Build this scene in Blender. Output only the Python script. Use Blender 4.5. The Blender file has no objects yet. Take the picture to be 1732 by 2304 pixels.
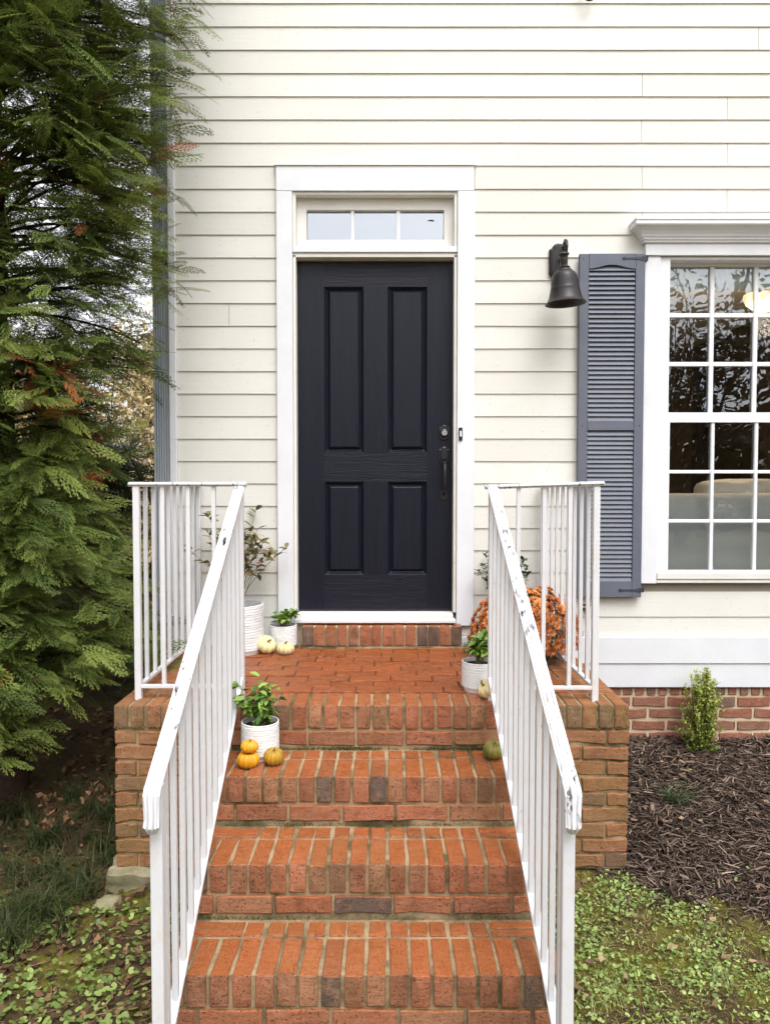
import bpy, bmesh, math, random
import numpy as np
from mathutils import Vector, Matrix, noise
R = math.radians
random.seed(7); rng = np.random.default_rng(7)
scn = bpy.context.scene
COL = scn.collection

# ------------------------------------------------------------------ camera, sky, sun, exposure
cam = bpy.data.cameras.new('camera'); camo = bpy.data.objects.new('camera', cam); COL.objects.link(camo)
cam.sensor_fit = 'VERTICAL'; cam.sensor_height = 24; cam.lens = 1732 / 2304 * 24
camo.location = (0, -4.5, 1.665); camo.rotation_euler = (R(90 - 2.18), 0, 0)
cam.clip_start = .05; cam.clip_end = 600
scn.camera = camo
world = bpy.data.worlds.new('World'); scn.world = world; world.use_nodes = True
wn = world.node_tree; wn.nodes.clear()
sky = wn.nodes.new('ShaderNodeTexSky'); sky.sky_type = 'NISHITA'; sky.sun_disc = False
sky.sun_elevation = R(58); sky.sun_rotation = R(160); sky.air_density = 1.0; sky.dust_density = 4.0; sky.ozone_density = 1.0
hs = wn.nodes.new('ShaderNodeHueSaturation'); hs.inputs['Saturation'].default_value = .10
bg = wn.nodes.new('ShaderNodeBackground'); bg.inputs['Strength'].default_value = .15
wo = wn.nodes.new('ShaderNodeOutputWorld')
wn.links.new(sky.outputs[0], hs.inputs['Color']); wn.links.new(hs.outputs[0], bg.inputs[0]); wn.links.new(bg.outputs[0], wo.inputs[0])
sl = bpy.data.lights.new('sun', 'SUN'); sl.energy = .55; sl.angle = R(34); sl.color = (1, .97, .93)
so = bpy.data.objects.new('sun', sl); COL.objects.link(so)
sd = Vector((math.sin(R(160)) * math.cos(R(58)), math.cos(R(160)) * math.cos(R(58)), math.sin(R(58))))
so.rotation_euler = sd.to_track_quat('Z', 'Y').to_euler()
scn.view_settings.view_transform = 'Standard'; scn.view_settings.look = 'None'
scn.view_settings.gamma = 1; scn.view_settings.use_curve_mapping = False
scn.view_settings.exposure = 1.17

# ------------------------------------------------------------------ materials
def srgb(r, g, b):
    return tuple(((c / 255) / 12.92 if c / 255 < .04045 else ((c / 255 + .055) / 1.055) ** 2.4) for c in (r, g, b)) + (1,)
class NT:
    def __init__(s, name, rough=.6, spec=.4, metal=0):
        s.m = bpy.data.materials.new(name); s.m.use_nodes = True; s.t = s.m.node_tree; s.t.nodes.clear()
        s.o = s.n('ShaderNodeOutputMaterial'); s.b = s.n('ShaderNodeBsdfPrincipled')
        s.b.inputs['Roughness'].default_value = rough; s.b.inputs['Specular IOR Level'].default_value = spec
        s.b.inputs['Metallic'].default_value = metal
        s.l(s.b.outputs[0], s.o.inputs[0])
    def n(s, t, **k):
        n = s.t.nodes.new(t)
        for a, v in k.items(): setattr(n, a, v)
        return n
    def l(s, a, b): s.t.links.new(a, b)
    def coord(s, kind='Object', scale=(1, 1, 1)):
        c = s.n('ShaderNodeTexCoord'); m = s.n('ShaderNodeMapping'); m.inputs['Scale'].default_value = scale
        if kind == 'World':
            g = s.n('ShaderNodeNewGeometry'); s.l(g.outputs['Position'], m.inputs[0])
        else: s.l(c.outputs[kind], m.inputs[0])
        return m.outputs[0]
    def noise(s, scale, vec=None, detail=4, rough=.55, dist=0):
        n = s.n('ShaderNodeTexNoise'); n.inputs['Scale'].default_value = scale; n.inputs['Detail'].default_value = detail
        n.inputs['Roughness'].default_value = rough; n.inputs['Distortion'].default_value = dist
        if vec is not None: s.l(vec, n.inputs['Vector'])
        return n.outputs['Fac']
    def ramp(s, fac, stops, mode='LINEAR'):
        r = s.n('ShaderNodeValToRGB'); r.color_ramp.interpolation = mode
        e = r.color_ramp.elements
        while len(e) < len(stops): e.new(.5)
        for i, (p, c) in enumerate(stops):
            e[i].position = p; e[i].color = c if len(c) == 4 else tuple(c) + (1,)
        s.l(fac, r.inputs[0]); return r.outputs[0]
    def mix(s, a, b, fac, mode='MIX'):
        m = s.n('ShaderNodeMix', data_type='RGBA', blend_type=mode)
        for v, i in ((a, 6), (b, 7), (fac, 0)):
            if hasattr(v, 'links') or hasattr(v, 'is_linked'): s.l(v, m.inputs[i])
            else: m.inputs[i].default_value = v if not isinstance(v, tuple) or len(v) == 4 else tuple(v) + (1,)
        return m.outputs[2]
    def math(s, op, a, b=0.0):
        m = s.n('ShaderNodeMath', operation=op)
        for v, i in ((a, 0), (b, 1)):
            if hasattr(v, 'is_linked'): s.l(v, m.inputs[i])
            else: m.inputs[i].default_value = v
        return m.outputs[0]
    def rand(s): return s.n('ShaderNodeObjectInfo').outputs['Random']
    def bump(s, h, dist=.002, st=.6, nrm=None):
        b = s.n('ShaderNodeBump'); b.inputs['Distance'].default_value = dist; b.inputs['Strength'].default_value = st
        s.l(h, b.inputs['Height'])
        if nrm is not None: s.l(nrm, b.inputs['Normal'])
        s.l(b.outputs[0], s.b.inputs['Normal']); return b.outputs[0]
    def col(s, c):
        if hasattr(c, 'is_linked'): s.l(c, s.b.inputs['Base Color'])
        else: s.b.inputs['Base Color'].default_value = c if len(c) == 4 else tuple(c) + (1,)
    def rough(s, r): s.l(r, s.b.inputs['Roughness'])
M = {}
def paint(name, c, c2, rough=.55, scale=3, bump=.0006, grain=None, speck=None, spec=.35, spread=.0):
    t = NT(name, rough, spec)
    w = t.coord('World')
    base = t.mix(c, c2, t.ramp(t.noise(scale, w, 6, .65), [(.35, (0, 0, 0)), (.75, (1, 1, 1))]))
    if spread:
        base = t.mix(base, tuple(x * (1 - spread) for x in c2[:3]), t.rand())
    if speck:
        f = t.ramp(t.noise(speck[0], w, 3, .6), [(speck[1], (0, 0, 0)), (speck[1] + .03, (1, 1, 1))])
        base = t.mix(base, speck[2], t.math('MULTIPLY', f, speck[3]))
    t.col(base)
    g = t.coord('World', grain or (1, 1, 1))
    t.bump(t.noise(60 if grain else 120, g, 5, .6), bump, .7)
    M[name] = t.m; return t
paint('siding_paint', (.68, .67, .63), (.625, .61, .565), .6, 1.7, .0012, (.06, 1, 1.6), (55, .66, (.42, .36, .25), .45), spread=.03)
paint('white_trim', (.70, .71, .745), (.62, .63, .66), .5, 4, .001, (.3, .3, .3), (70, .70, (.35, .33, .30), .4))
paint('cream_trim', (.69, .68, .65), (.62, .60, .54), .5, 6, .0008, (.3, .3, .3), (60, .70, (.35, .30, .22), .4))
paint('vinyl_white', (.74, .75, .78), (.70, .71, .74), .35, 3, .0002)
paint('shutter_paint', (.125, .135, .17), (.10, .11, .145), .48, 8, .0012, (1, 1, .1), (90, .72, (.25, .26, .3), .3))
paint('shutter_hardware', (.055, .06, .075), (.035, .04, .05), .45, 20, .0005)
def door_mat(name, grain):
    t = NT(name, .45, .28); w = t.coord('World', grain)
    n = t.noise(28, w, 8, .7, 1.2)
    t.col(t.mix((.0045, .0056, .0120), (.0085, .010, .019), n)); t.rough(t.math('ADD', t.math('MULTIPLY', n, .3), .24))
    t.bump(n, .0035, 1); M[name] = t.m
door_mat('door_paint_upright', (2.2, 1, .12)); door_mat('door_paint_level', (.14, 1, 2.4))
t = NT('black_hardware', .32, .5); t.col((.012, .013, .016)); M['black_hardware'] = t.m
t = NT('lamp_metal', .42, .5, .3); w = t.coord('Object'); t.col(t.mix((.012, .013, .018), (.035, .026, .024), t.noise(30, w))); t.bump(t.noise(150, w), .0005); M['lamp_metal'] = t.m
t = NT('chrome', .25, .5, 1); t.col((.75, .75, .76)); M['chrome'] = t.m
t = NT('bell_button', .4); t.col((.8, .8, .85)); M['bell_button'] = t.m
t = NT('downspout_metal', .3, .5, .35); t.col(t.mix((.60, .64, .70), (.50, .55, .61), t.noise(5, t.coord('World', (1, 1, .2))))); M['downspout_metal'] = t.m
def rail_mat(name, chip, rust):
    t = NT(name, .42, .4); w = t.coord('World', (1, .30, .30)); w1 = t.coord('World')
    base = t.mix((.68, .68, .71), (.60, .60, .62), t.noise(9, w1, 5, .6))
    base = t.mix(base, (.58, .48, .36), t.math('MULTIPLY', t.ramp(t.noise(14, w1, 6, .7), [(.52, (0, 0, 0)), (.75, (1, 1, 1))]), rust))
    f = t.ramp(t.noise(75, w, 4, .62), [(chip, (0, 0, 0)), (chip + .012, (1, 1, 1))])
    f2 = t.ramp(t.noise(4.5, w1, 2), [(.40, (0, 0, 0)), (.62, (1, 1, 1))])
    f = t.math('MULTIPLY', f, f2)
    base = t.mix(base, (.05, .05, .06), f); t.col(base)
    t.bump(t.math('SUBTRACT', t.noise(90, w1, 3), f), .0008, .6); M[name] = t.m
rail_mat('railing_paint', .61, .3); rail_mat('railing_paint_worn', .582, .6); rail_mat('railing_paint_plain', .72, .5)
# bricks
def brick_mat(name, cols, moss=.25, wet=.5, dark=.5, mossc=(.20, .165, .04)):
    t = NT(name, .8, .35); o = t.coord('Object'); w = t.coord('World')
    rnd = t.rand()
    base = t.ramp(rnd, cols)
    n = t.noise(22, w, 6, .65)
    base = t.mix(base, (.50, .27, .16), t.math('MULTIPLY', t.ramp(n, [(.48, (0, 0, 0)), (.72, (1, 1, 1))]), .5))
    fine = t.noise(55, t.coord('World', (.25, 1, 1.6)), 6, .75)
    base = t.mix(base, (.16, .055, .03), t.math('MULTIPLY', t.ramp(fine, [(.44, (0, 0, 0)), (.70, (1, 1, 1))]), .65))
    big = t.ramp(t.noise(3.3, w, 6, .7), [(.42, (0, 0, 0)), (.68, (1, 1, 1))])
    base = t.mix(base, mossc, t.math('MULTIPLY', big, moss))
    pit = t.ramp(t.noise(165, w, 2, .5), [(.60, (0, 0, 0)), (.68, (1, 1, 1))])
    base = t.mix(base, (.035, .018, .012), t.math('MULTIPLY', pit, dark))
    st = t.ramp(t.noise(7, t.coord('World', (1.5, 1, 1)), 6, .7), [(.56, (0, 0, 0)), (.74, (1, 1, 1))])
    base = t.mix(base, (.05, .022, .012), t.math('MULTIPLY', st, dark * 1.1))
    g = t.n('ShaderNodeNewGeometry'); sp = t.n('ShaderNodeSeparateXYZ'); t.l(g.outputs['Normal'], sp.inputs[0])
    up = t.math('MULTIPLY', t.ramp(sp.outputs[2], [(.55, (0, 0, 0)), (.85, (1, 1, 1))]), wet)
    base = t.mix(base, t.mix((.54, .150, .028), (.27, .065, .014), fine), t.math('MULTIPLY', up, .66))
    t.col(base)
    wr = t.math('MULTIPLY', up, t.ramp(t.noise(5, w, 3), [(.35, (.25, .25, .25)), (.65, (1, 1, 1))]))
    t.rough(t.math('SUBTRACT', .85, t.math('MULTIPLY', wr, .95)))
    h = t.math('SUBTRACT', t.noise(170, t.coord('World', (.6, 1, 1)), 6, .75), t.math('MULTIPLY', pit, .8))
    t.bump(h, .005, 1); M[name] = t.m
RED = [(0, (.36, .115, .055)), (.3, (.44, .165, .085)), (.55, (.30, .115, .06)), (.74, (.42, .20, .105)), (.86, (.27, .145, .075)), (.92, (.14, .10, .075)), (1, (.11, .085, .075))]
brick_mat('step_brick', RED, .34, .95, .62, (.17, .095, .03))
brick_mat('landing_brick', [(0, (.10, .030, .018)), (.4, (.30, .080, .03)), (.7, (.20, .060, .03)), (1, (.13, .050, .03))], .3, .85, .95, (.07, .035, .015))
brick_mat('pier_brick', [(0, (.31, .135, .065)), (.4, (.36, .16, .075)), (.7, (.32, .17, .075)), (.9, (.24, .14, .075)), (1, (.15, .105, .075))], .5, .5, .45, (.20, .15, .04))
brick_mat('foundation_brick', [(0, (.30, .115, .075)), (.5, (.36, .15, .10)), (.8, (.26, .14, .10)), (1, (.17, .12, .10))], .05, .0, .35)
def mortar(name, a, b, moss, mf):
    t = NT(name, .95, .2); w = t.coord('World')
    base = t.mix(a, b, t.noise(26, w, 5, .7))
    base = t.mix(base, moss, t.math('MULTIPLY', t.ramp(t.noise(4.2, w, 6, .7), [(.42, (0, 0, 0)), (.62, (1, 1, 1))]), mf))
    t.col(base); t.bump(t.noise(160, w, 5, .7), .004, .8); M[name] = t.m
mortar('step_mortar', (.47, .34, .20), (.30, .21, .12), (.055, .05, .018), .9)
mortar('landing_mortar', (.11, .05, .028), (.06, .035, .02), (.06, .06, .02), .6)
mortar('foundation_mortar', (.66, .55, .39), (.54, .44, .31), (.4, .33, .2), .3)
t = NT('ceramic_white', .3, .5); w = t.coord('World', (.25, .25, 1))
ln = t.ramp(t.noise(110, w, 3, .6), [(.60, (0, 0, 0)), (.70, (1, 1, 1))])
t.col(t.mix((.76, .77, .78), (.45, .45, .46), t.math('MULTIPLY', ln, .6))); M['ceramic_white'] = t.m
def simple(name, a, b, rough=.6, scale=20, bump=0, kind='World', spec=.35, trans=0):
    t = NT(name, rough, spec); w = t.coord(kind); n = t.noise(scale, w, 5, .65)
    t.col(t.mix(a, b, t.ramp(n, [(.3, (0, 0, 0)), (.7, (1, 1, 1))])))
    if bump: t.bump(n, bump)
    M[name] = t.m; return t
simple('potting_soil', (.02, .012, .008), (.06, .035, .022), .95, 60, .004)
simple('pumpkin_cream', (.76, .64, .36), (.62, .50, .24), .45, 16, .001)
simple('pumpkin_yellow', (.75, .37, .022), (.60, .25, .012), .4, 22, .001)
simple('pumpkin_ochre', (.52, .26, .02), (.22, .17, .03), .45, 26, .001)
simple('pumpkin_green', (.07, .13, .025), (.34, .24, .06), .45, 26, .001)
simple('stem_dry', (.24, .18, .06), (.12, .10, .04), .8, 60, .001)
simple('bark', (.10, .055, .035), (.035, .022, .016), .95, 30, .01)
simple('grey_bark', (.11, .09, .07), (.04, .032, .026), .95, 20, .01)
simple('concrete', (.34, .30, .20), (.16, .15, .07), .95, 18, .006)
simple('sofa_cloth', (.88, .89, .88), (.83, .84, .83), .85, 6, .004)
simple('shade_cloth', (.88, .87, .79), (.80, .79, .70), .85, 30, .001)
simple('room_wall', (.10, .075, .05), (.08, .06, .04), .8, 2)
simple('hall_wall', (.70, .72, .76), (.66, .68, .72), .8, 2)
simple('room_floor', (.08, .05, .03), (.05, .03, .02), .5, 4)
simple('wall_sheathing', (.3, .28, .22), (.25, .22, .18), .9, 2)
def leafmat(name, rough=.5, trans=.25, spec=.35):
    t = NT(name, rough, spec); a = t.n('ShaderNodeAttribute', attribute_name='Col')
    t.col(a.outputs['Color'])
    tr = t.n('ShaderNodeBsdfTranslucent'); t.l(a.outputs['Color'], tr.inputs[0])
    mx = t.n('ShaderNodeMixShader'); mx.inputs[0].default_value = trans
    t.l(t.b.outputs[0], mx.inputs[1]); t.l(tr.outputs[0], mx.inputs[2]); t.l(mx.outputs[0], t.o.inputs[0]); M[name] = t.m
leafmat('leaf', .42, .25); leafmat('needle', .55, .25, .25); leafmat('litter', .9, 0, .15)
def potleaf(name, a, b, rough=.38):
    t = NT(name, rough, .45); t.col(t.mix(a, b, t.rand())); M[name] = t.m
potleaf('pot_leaf', (.05, .14, .02), (.27, .40, .07)); potleaf('azalea_leaf', (.085, .11, .03), (.22, .15, .06)); potleaf('dark_leaf', (.025, .06, .015), (.06, .11, .025))
potleaf('bloom_petal', (.42, .10, .025), (.80, .38, .13), .7); potleaf('magenta_petal', (.35, .01, .10), (.5, .02, .16), .6)
t = NT('window_glass'); t.t.nodes.remove(t.b)
gl = t.n('ShaderNodeBsdfGlossy'); gl.inputs['Roughness'].default_value = .0; gl.inputs[0].default_value = (.9, .93, 1, 1)
tp = t.n('ShaderNodeBsdfTransparent'); tp.inputs[0].default_value = (.93, .95, .95, 1)
fr = t.n('ShaderNodeFresnel'); fr.inputs[0].default_value = 1.6
wv = t.noise(2.6, t.coord('World', (1, 1, .5)), 2, .5); bp = t.n('ShaderNodeBump'); bp.inputs['Distance'].default_value = .006; bp.inputs['Strength'].default_value = .4
t.l(wv, bp.inputs['Height']); t.l(bp.outputs[0], gl.inputs['Normal'])
mx = t.n('ShaderNodeMixShader'); t.l(t.math('ADD', t.math('MULTIPLY', fr.outputs[0], 1.45), .02), mx.inputs[0])
t.l(tp.outputs[0], mx.inputs[1]); t.l(gl.outputs[0], mx.inputs[2]); t.l(mx.outputs[0], t.o.inputs[0]); M['window_glass'] = t.m
m2 = t.m.copy(); m2.name = 'transom_glass'; M['transom_glass'] = m2
[n for n in m2.node_tree.nodes if n.type == 'MATH' and n.operation == 'ADD'][0].inputs[1].default_value = .16
t = NT('lamp_glow', .5); t.col((.9, .7, .45)); t.b.inputs['Emission Color'].default_value = (1, .62, .28, 1); t.b.inputs['Emission Strength'].default_value = .75; M['lamp_glow'] = t.m
# ground
t = NT('ground_soil', .95, .2); a = t.n('ShaderNodeAttribute', attribute_name='Col'); w = t.coord('World')
soil = t.mix((.05, .032, .02), (.13, .085, .045), t.noise(38, w, 6, .7))
moss = t.mix((.11, .115, .018), (.22, .19, .03), t.noise(60, w, 5, .7))
mul = t.mix((.018, .012, .010), (.06, .04, .032), t.noise(70, t.coord('World', (1, 1.7, 1)), 6, .75))
far = t.mix((.20, .15, .07), (.34, .27, .13), t.noise(3, w, 6, .7))
sep = t.n('ShaderNodeSeparateColor'); t.l(a.outputs['Color'], sep.inputs[0])
mossf = t.math('MULTIPLY', t.ramp(t.noise(4.5, w, 6, .65), [(.46, (0, 0, 0)), (.56, (1, 1, 1))]), sep.outputs[1])
b = t.mix(soil, moss, mossf); b = t.mix(b, mul, sep.outputs[0]); b = t.mix(b, far, sep.outputs[2]); t.col(b)
t.bump(t.noise(75, w, 6, .75), .02, .9); M['ground_soil'] = t.m

# ------------------------------------------------------------------ object helpers
ORG = {}
def mat(m): return M[m] if isinstance(m, str) else m
def tag(o, label=None, cat=None, group=None, kind=None):
    if label: o['label'] = label
    if cat: o['category'] = cat
    if group: o['group'] = group
    if kind: o['kind'] = kind
    return o
def thing(name, loc, label, cat, group=None, parent=None):
    o = bpy.data.objects.new(name, None); COL.objects.link(o); o.empty_display_size = .05
    o.location = loc; ORG[o.name] = Vector(loc); tag(o, label, cat, group); return o
def place(o, parent, origin=None):
    """o holds geometry whose local origin is at world point `origin`"""
    origin = Vector(origin or (0, 0, 0)); ORG[o.name] = origin.copy()
    if parent is not None:
        o.parent = parent; o.location = origin - ORG[parent.name]
    else: o.location = origin
    return o
def smooth(me, ang=40):
    for p in me.polygons: p.use_smooth = True
    try: me.set_sharp_from_angle(angle=R(ang))
    except Exception: pass
class MB:
    def __init__(s): s.v = []; s.f = []; s.mi = []; s.c = None
    def add(s, vs, fs, mi=0):
        n = len(s.v); s.v += [tuple(v) for v in vs]; s.f += [tuple(i + n for i in f) for f in fs]; s.mi += [mi] * len(fs); return s
    def box(s, x0, x1, y0, y1, z0, z1, mi=0):
        return s.add([(x0, y0, z0), (x1, y0, z0), (x1, y1, z0), (x0, y1, z0), (x0, y0, z1), (x1, y0, z1), (x1, y1, z1), (x0, y1, z1)],
                     [(0, 3, 2, 1), (4, 5, 6, 7), (0, 1, 5, 4), (1, 2, 6, 5), (2, 3, 7, 6), (3, 0, 4, 7)], mi)
    def tube(s, pts, rad, n=8, cap=True, mi=0):
        pts = [Vector(p) for p in pts]; rr = rad if hasattr(rad, '__len__') else [rad] * len(pts)
        vs = []; fs = []; prev = None
        for i, p in enumerate(pts):
            d = (pts[min(i + 1, len(pts) - 1)] - pts[max(i - 1, 0)]).normalized()
            if prev is None: u = d.orthogonal().normalized()
            else: u = (prev - d * prev.dot(d)).normalized()
            prev = u; w = d.cross(u)
            for k in range(n):
                a = 2 * math.pi * k / n; vs.append(p + (u * math.cos(a) + w * math.sin(a)) * rr[i])
        for i in range(len(pts) - 1):
            for k in range(n): fs.append((i * n + k, i * n + (k + 1) % n, (i + 1) * n + (k + 1) % n, (i + 1) * n + k))
        if cap: fs += [tuple(range(n))[::-1], tuple((len(pts) - 1) * n + k for k in range(n))]
        return s.add(vs, fs, mi)
    def lathe(s, prof, c=(0, 0, 0), n=40, mi=0, axis=None):
        vs = []; fs = []; c = Vector(c)
        for r, z in prof:
            for k in range(n):
                a = 2 * math.pi * k / n; v = Vector((r * math.cos(a), r * math.sin(a), z))
                if axis is not None: v = axis @ v
                vs.append(c + v)
        for i in range(len(prof) - 1):
            for k in range(n): fs.append((i * n + k, i * n + (k + 1) % n, (i + 1) * n + (k + 1) % n, (i + 1) * n + k))
        return s.add(vs, fs, mi)
    def sweep(s, pts, prof, ups, rights, mi=0):
        """prof: closed list of (a, b): a along right, b along up"""
        vs = []; fs = []; n = len(prof)
        for p, u, r in zip(pts, ups, rights):
            for a, b in prof: vs.append(Vector(p) + Vector(r) * a + Vector(u) * b)
        for i in range(len(pts) - 1):
            for k in range(n): fs.append((i * n + k, i * n + (k + 1) % n, (i + 1) * n + (k + 1) % n, (i + 1) * n + k))
        fs += [tuple(range(n))[::-1], tuple((len(pts) - 1) * n + k for k in range(n))]
        return s.add(vs, fs, mi)
    def mesh(s, name, mats, origin=(0, 0, 0), sm=False, bevel=0, ang=40):
        me = bpy.data.meshes.new(name); o = Vector(origin)
        me.from_pydata([tuple(Vector(v) - o) for v in s.v], [], s.f)
        for m in (mats if isinstance(mats, (list, tuple)) else [mats]): me.materials.append(mat(m))
        me.polygons.foreach_set('material_index', s.mi)
        if s.c is not None:
            ca = me.color_attributes.new('Col', 'FLOAT_COLOR', 'POINT'); ca.data.foreach_set('color', np.asarray(s.c, np.float32).ravel())
        bm = bmesh.new(); bm.from_mesh(me); bmesh.ops.recalc_face_normals(bm, faces=bm.faces)
        if bevel:
            bmesh.ops.bevel(bm, geom=[e for e in bm.edges if e.is_manifold and e.calc_face_angle(0) > .5], offset=bevel, segments=1, affect='EDGES', clamp_overlap=True)
        bm.to_mesh(me); bm.free()
        if sm: smooth(me, ang)
        me.update(); return me
    def build(s, name, mats, parent=None, origin=None, sm=False, bevel=0, ang=40, **tg):
        if origin is None: origin = ORG[parent.name] if parent is not None else (0, 0, 0)
        o = bpy.data.objects.new(name, s.mesh(name, mats, origin, sm, bevel, ang)); COL.objects.link(o)
        place(o, parent, origin); tag(o, **tg); return o
def inst(name, me, parent, loc, rot=None, scale=None):
    o = bpy.data.objects.new(name, me); COL.objects.link(o); place(o, parent, loc)
    if rot is not None: o.rotation_euler = rot
    if scale is not None: o.scale = scale if hasattr(scale, '__len__') else (scale,) * 3
    return o
def npmesh(name, V, F, C, m, parent=None, origin=(0, 0, 0), **tg):
    """V (n,3), F (m,3) triangles, C (n,3) albedo"""
    me = bpy.data.meshes.new(name); V = np.asarray(V, np.float32) - np.asarray(origin, np.float32); F = np.asarray(F, np.int32)
    me.vertices.add(len(V)); me.vertices.foreach_set('co', V.ravel())
    me.loops.add(F.size); me.loops.foreach_set('vertex_index', F.ravel())
    me.polygons.add(len(F)); me.polygons.foreach_set('loop_start', np.arange(0, F.size, 3, dtype=np.int32))
    me.update(calc_edges=True)
    ca = me.color_attributes.new('Col', 'FLOAT_COLOR', 'POINT')
    ca.data.foreach_set('color', np.concatenate([np.asarray(C, np.float32), np.ones((len(V), 1), np.float32)], 1).ravel())
    me.materials.append(mat(m)); me.validate()
    o = bpy.data.objects.new(name, me); COL.objects.link(o); place(o, parent, Vector(tuple(float(q) for q in origin))); tag(o, **tg); return o
def scatter(tmpls, mats4, colfn):
    """tmpls list of (V,F,T) ; mats4 (n,3,4); returns V,F,C"""
    Vs, Fs, Cs = [], [], []; off = 0
    pick = rng.integers(0, len(tmpls), len(mats4))
    for k, (V, F, T) in enumerate(tmpls):
        ids = np.where(pick == k)[0]
        if not len(ids): continue
        A = mats4[ids]
        P = np.einsum('nij,vj->nvi', A[:, :, :3], V) + A[:, None, :, 3]
        n, v = P.shape[:2]
        Vs.append(P.reshape(-1, 3)); Fs.append((F[None] + (np.arange(n) * v)[:, None, None]).reshape(-1, 3) + off); off += n * v
        Cs.append(colfn(ids, T, P).reshape(-1, 3))
    return np.concatenate(Vs), np.concatenate(Fs), np.concatenate(Cs)
def frames(pos, d, up, scale):
    """x axis along d, z close to up"""
    pos, d, up = (np.asarray(a, float) for a in (pos, d, up))
    d = d / np.linalg.norm(d, axis=1, keepdims=True)
    y = np.cross(up, d); y /= np.linalg.norm(y, axis=1, keepdims=True) + 1e-9; z = np.cross(d, y)
    s = np.asarray(scale, float)
    s = s[:, None] if s.ndim == 1 else s
    A = np.stack([d * s[:, :1], y * s[:, -1:], z * s[:, :1], pos], 2); return A
def flatcol(base, var):
    base = np.array(base)
    def f(ids, T, P):
        n = len(ids); k = rng.random((n, 1, 1)); c = base[0] * (1 - k) + base[1] * k; c = c * rng.uniform(1 - var, 1 + var, (n, 1, 1)); return np.broadcast_to(c, (n, len(T), 3)).copy()
    return f
def nz(x, y, z=0): return noise.noise(Vector((x, y, z)))

# ------------------------------------------------------------------ terrain
def sstep(a, b, x):
    t = min(1, max(0, (x - a) / (b - a))); return t * t * (3 - 2 * t)
def ground(x, y):
    z = .125 if y > 0 else (.125 * (1 + y / 1.264) if y > -1.264 else -.03 * min(1, (-y - 1.264) / .9))
    if y < -1.264: pass
    z -= .085 * sstep(-.75, -1.3, x) * sstep(.6, -1.2, y)
    if x > 1.0: z += .02 * sstep(1.0, 1.5, x) * sstep(-1.6, -.8, y)
    r = math.hypot(x, y)
    if r < 12: z += .018 * nz(x * 2.3, y * 2.3) + .007 * nz(x * 9, y * 9, 3)
    if y > 4: z += (y - 4) * .02
    return z
def bedmask(x, y):
    e = -1.24 - .17 * sstep(1.02, 1.12, x) - .26 * sstep(1.15, 1.65, x) + .10 * nz(x * 2.2, 5) * sstep(1.0, 1.2, x) + .06 * nz(x * 7, y * 7, 9)
    return (1 if y > e else 0) * (1 if x > .75 else 0)
def axis(lo, hi, near0, near1, st, far):
    a = list(np.arange(near0, near1, st)); s = st; v = near1
    while v < hi: a.append(v); s *= 1.25; v += s
    a.append(far); s = st; v = near0
    while v > lo: s *= 1.25; v -= s; a.insert(0, v)
    a.insert(0, -far); return a
xs = axis(-60, 60, -2.8, 3.0, .04, 400); ys = axis(-60, 60, -3.2, .8, .04, 400)
V = []; C = []
for y in ys:
    for x in xs:
        V.append((x, y, ground(x, y)))
        mz = bedmask(x, y)
        farm = sstep(3.5, 8, math.hypot(x, y + 1))
        C.append((mz, (1 if y < -1.2 else .25) * (1 - farm), farm, 1))
nx = len(xs)
g = MB(); g.add(V, [(j * nx + i, j * nx + i + 1, (j + 1) * nx + i + 1, (j + 1) * nx + i) for j in range(len(ys) - 1) for i in range(nx - 1)]); g.c = C
me = bpy.data.meshes.new('ground'); me.from_pydata(g.v, [], g.f); ca = me.color_attributes.new('Col', 'FLOAT_COLOR', 'POINT'); ca.data.foreach_set('color', np.asarray(C, np.float32).ravel())
me.materials.append(M['ground_soil']); smooth(me, 80); go = bpy.data.objects.new('ground', me); COL.objects.link(go); tag(go, kind='structure')

# ------------------------------------------------------------------ house
house = thing('house', (0, 0, 0), 'cream clapboard house with a black panelled front door in white trim', 'house')
# shell
HX0, HX1, HZ = -1.245, 4.2, 5.0
sh = MB()
def wallcut(mb, y0, y1, holes, x0, x1, z0, z1, mi=0):
    xsx = sorted({x0, x1} | {h[0] for h in holes} | {h[1] for h in holes}); zs = sorted({z0, z1} | {h[2] for h in holes} | {h[3] for h in holes})
    for a, b in zip(xsx, xsx[1:]):
        for c, d in zip(zs, zs[1:]):
            cx_, cz_ = (a + b) / 2, (c + d) / 2
            if any(h[0] < cx_ < h[1] and h[2] < cz_ < h[3] for h in holes): continue
            mb.box(a, b, y0, y1, c, d, mi)
HOLES = [(-.53, .415, .80, 3.32), (1.60, 2.49, 1.08, 2.965)]
wallcut(sh, .006, .11, HOLES, HX0 + .002, HX1, .45, HZ)
sh.box(HX0 + .002, HX0 + .1, .11, 8, .1, HZ); sh.box(HX1 - .1, HX1, .11, 8, .1, HZ); sh.box(HX0 + .002, HX1, 8, 8.1, .1, HZ); sh.box(HX0, HX1, .006, 8.1, HZ, HZ + .1)
shell = sh.build('wall_core', 'wall_sheathing', house)
iw = MB()
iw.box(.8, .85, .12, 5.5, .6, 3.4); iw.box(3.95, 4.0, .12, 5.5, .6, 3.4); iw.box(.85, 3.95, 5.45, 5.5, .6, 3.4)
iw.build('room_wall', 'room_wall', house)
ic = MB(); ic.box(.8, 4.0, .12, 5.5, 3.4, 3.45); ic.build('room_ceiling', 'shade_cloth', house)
fl = MB(); fl.box(.8, 4.0, .12, 5.5, .80, .85); fl.build('room_floor', 'room_floor', house)
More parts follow.
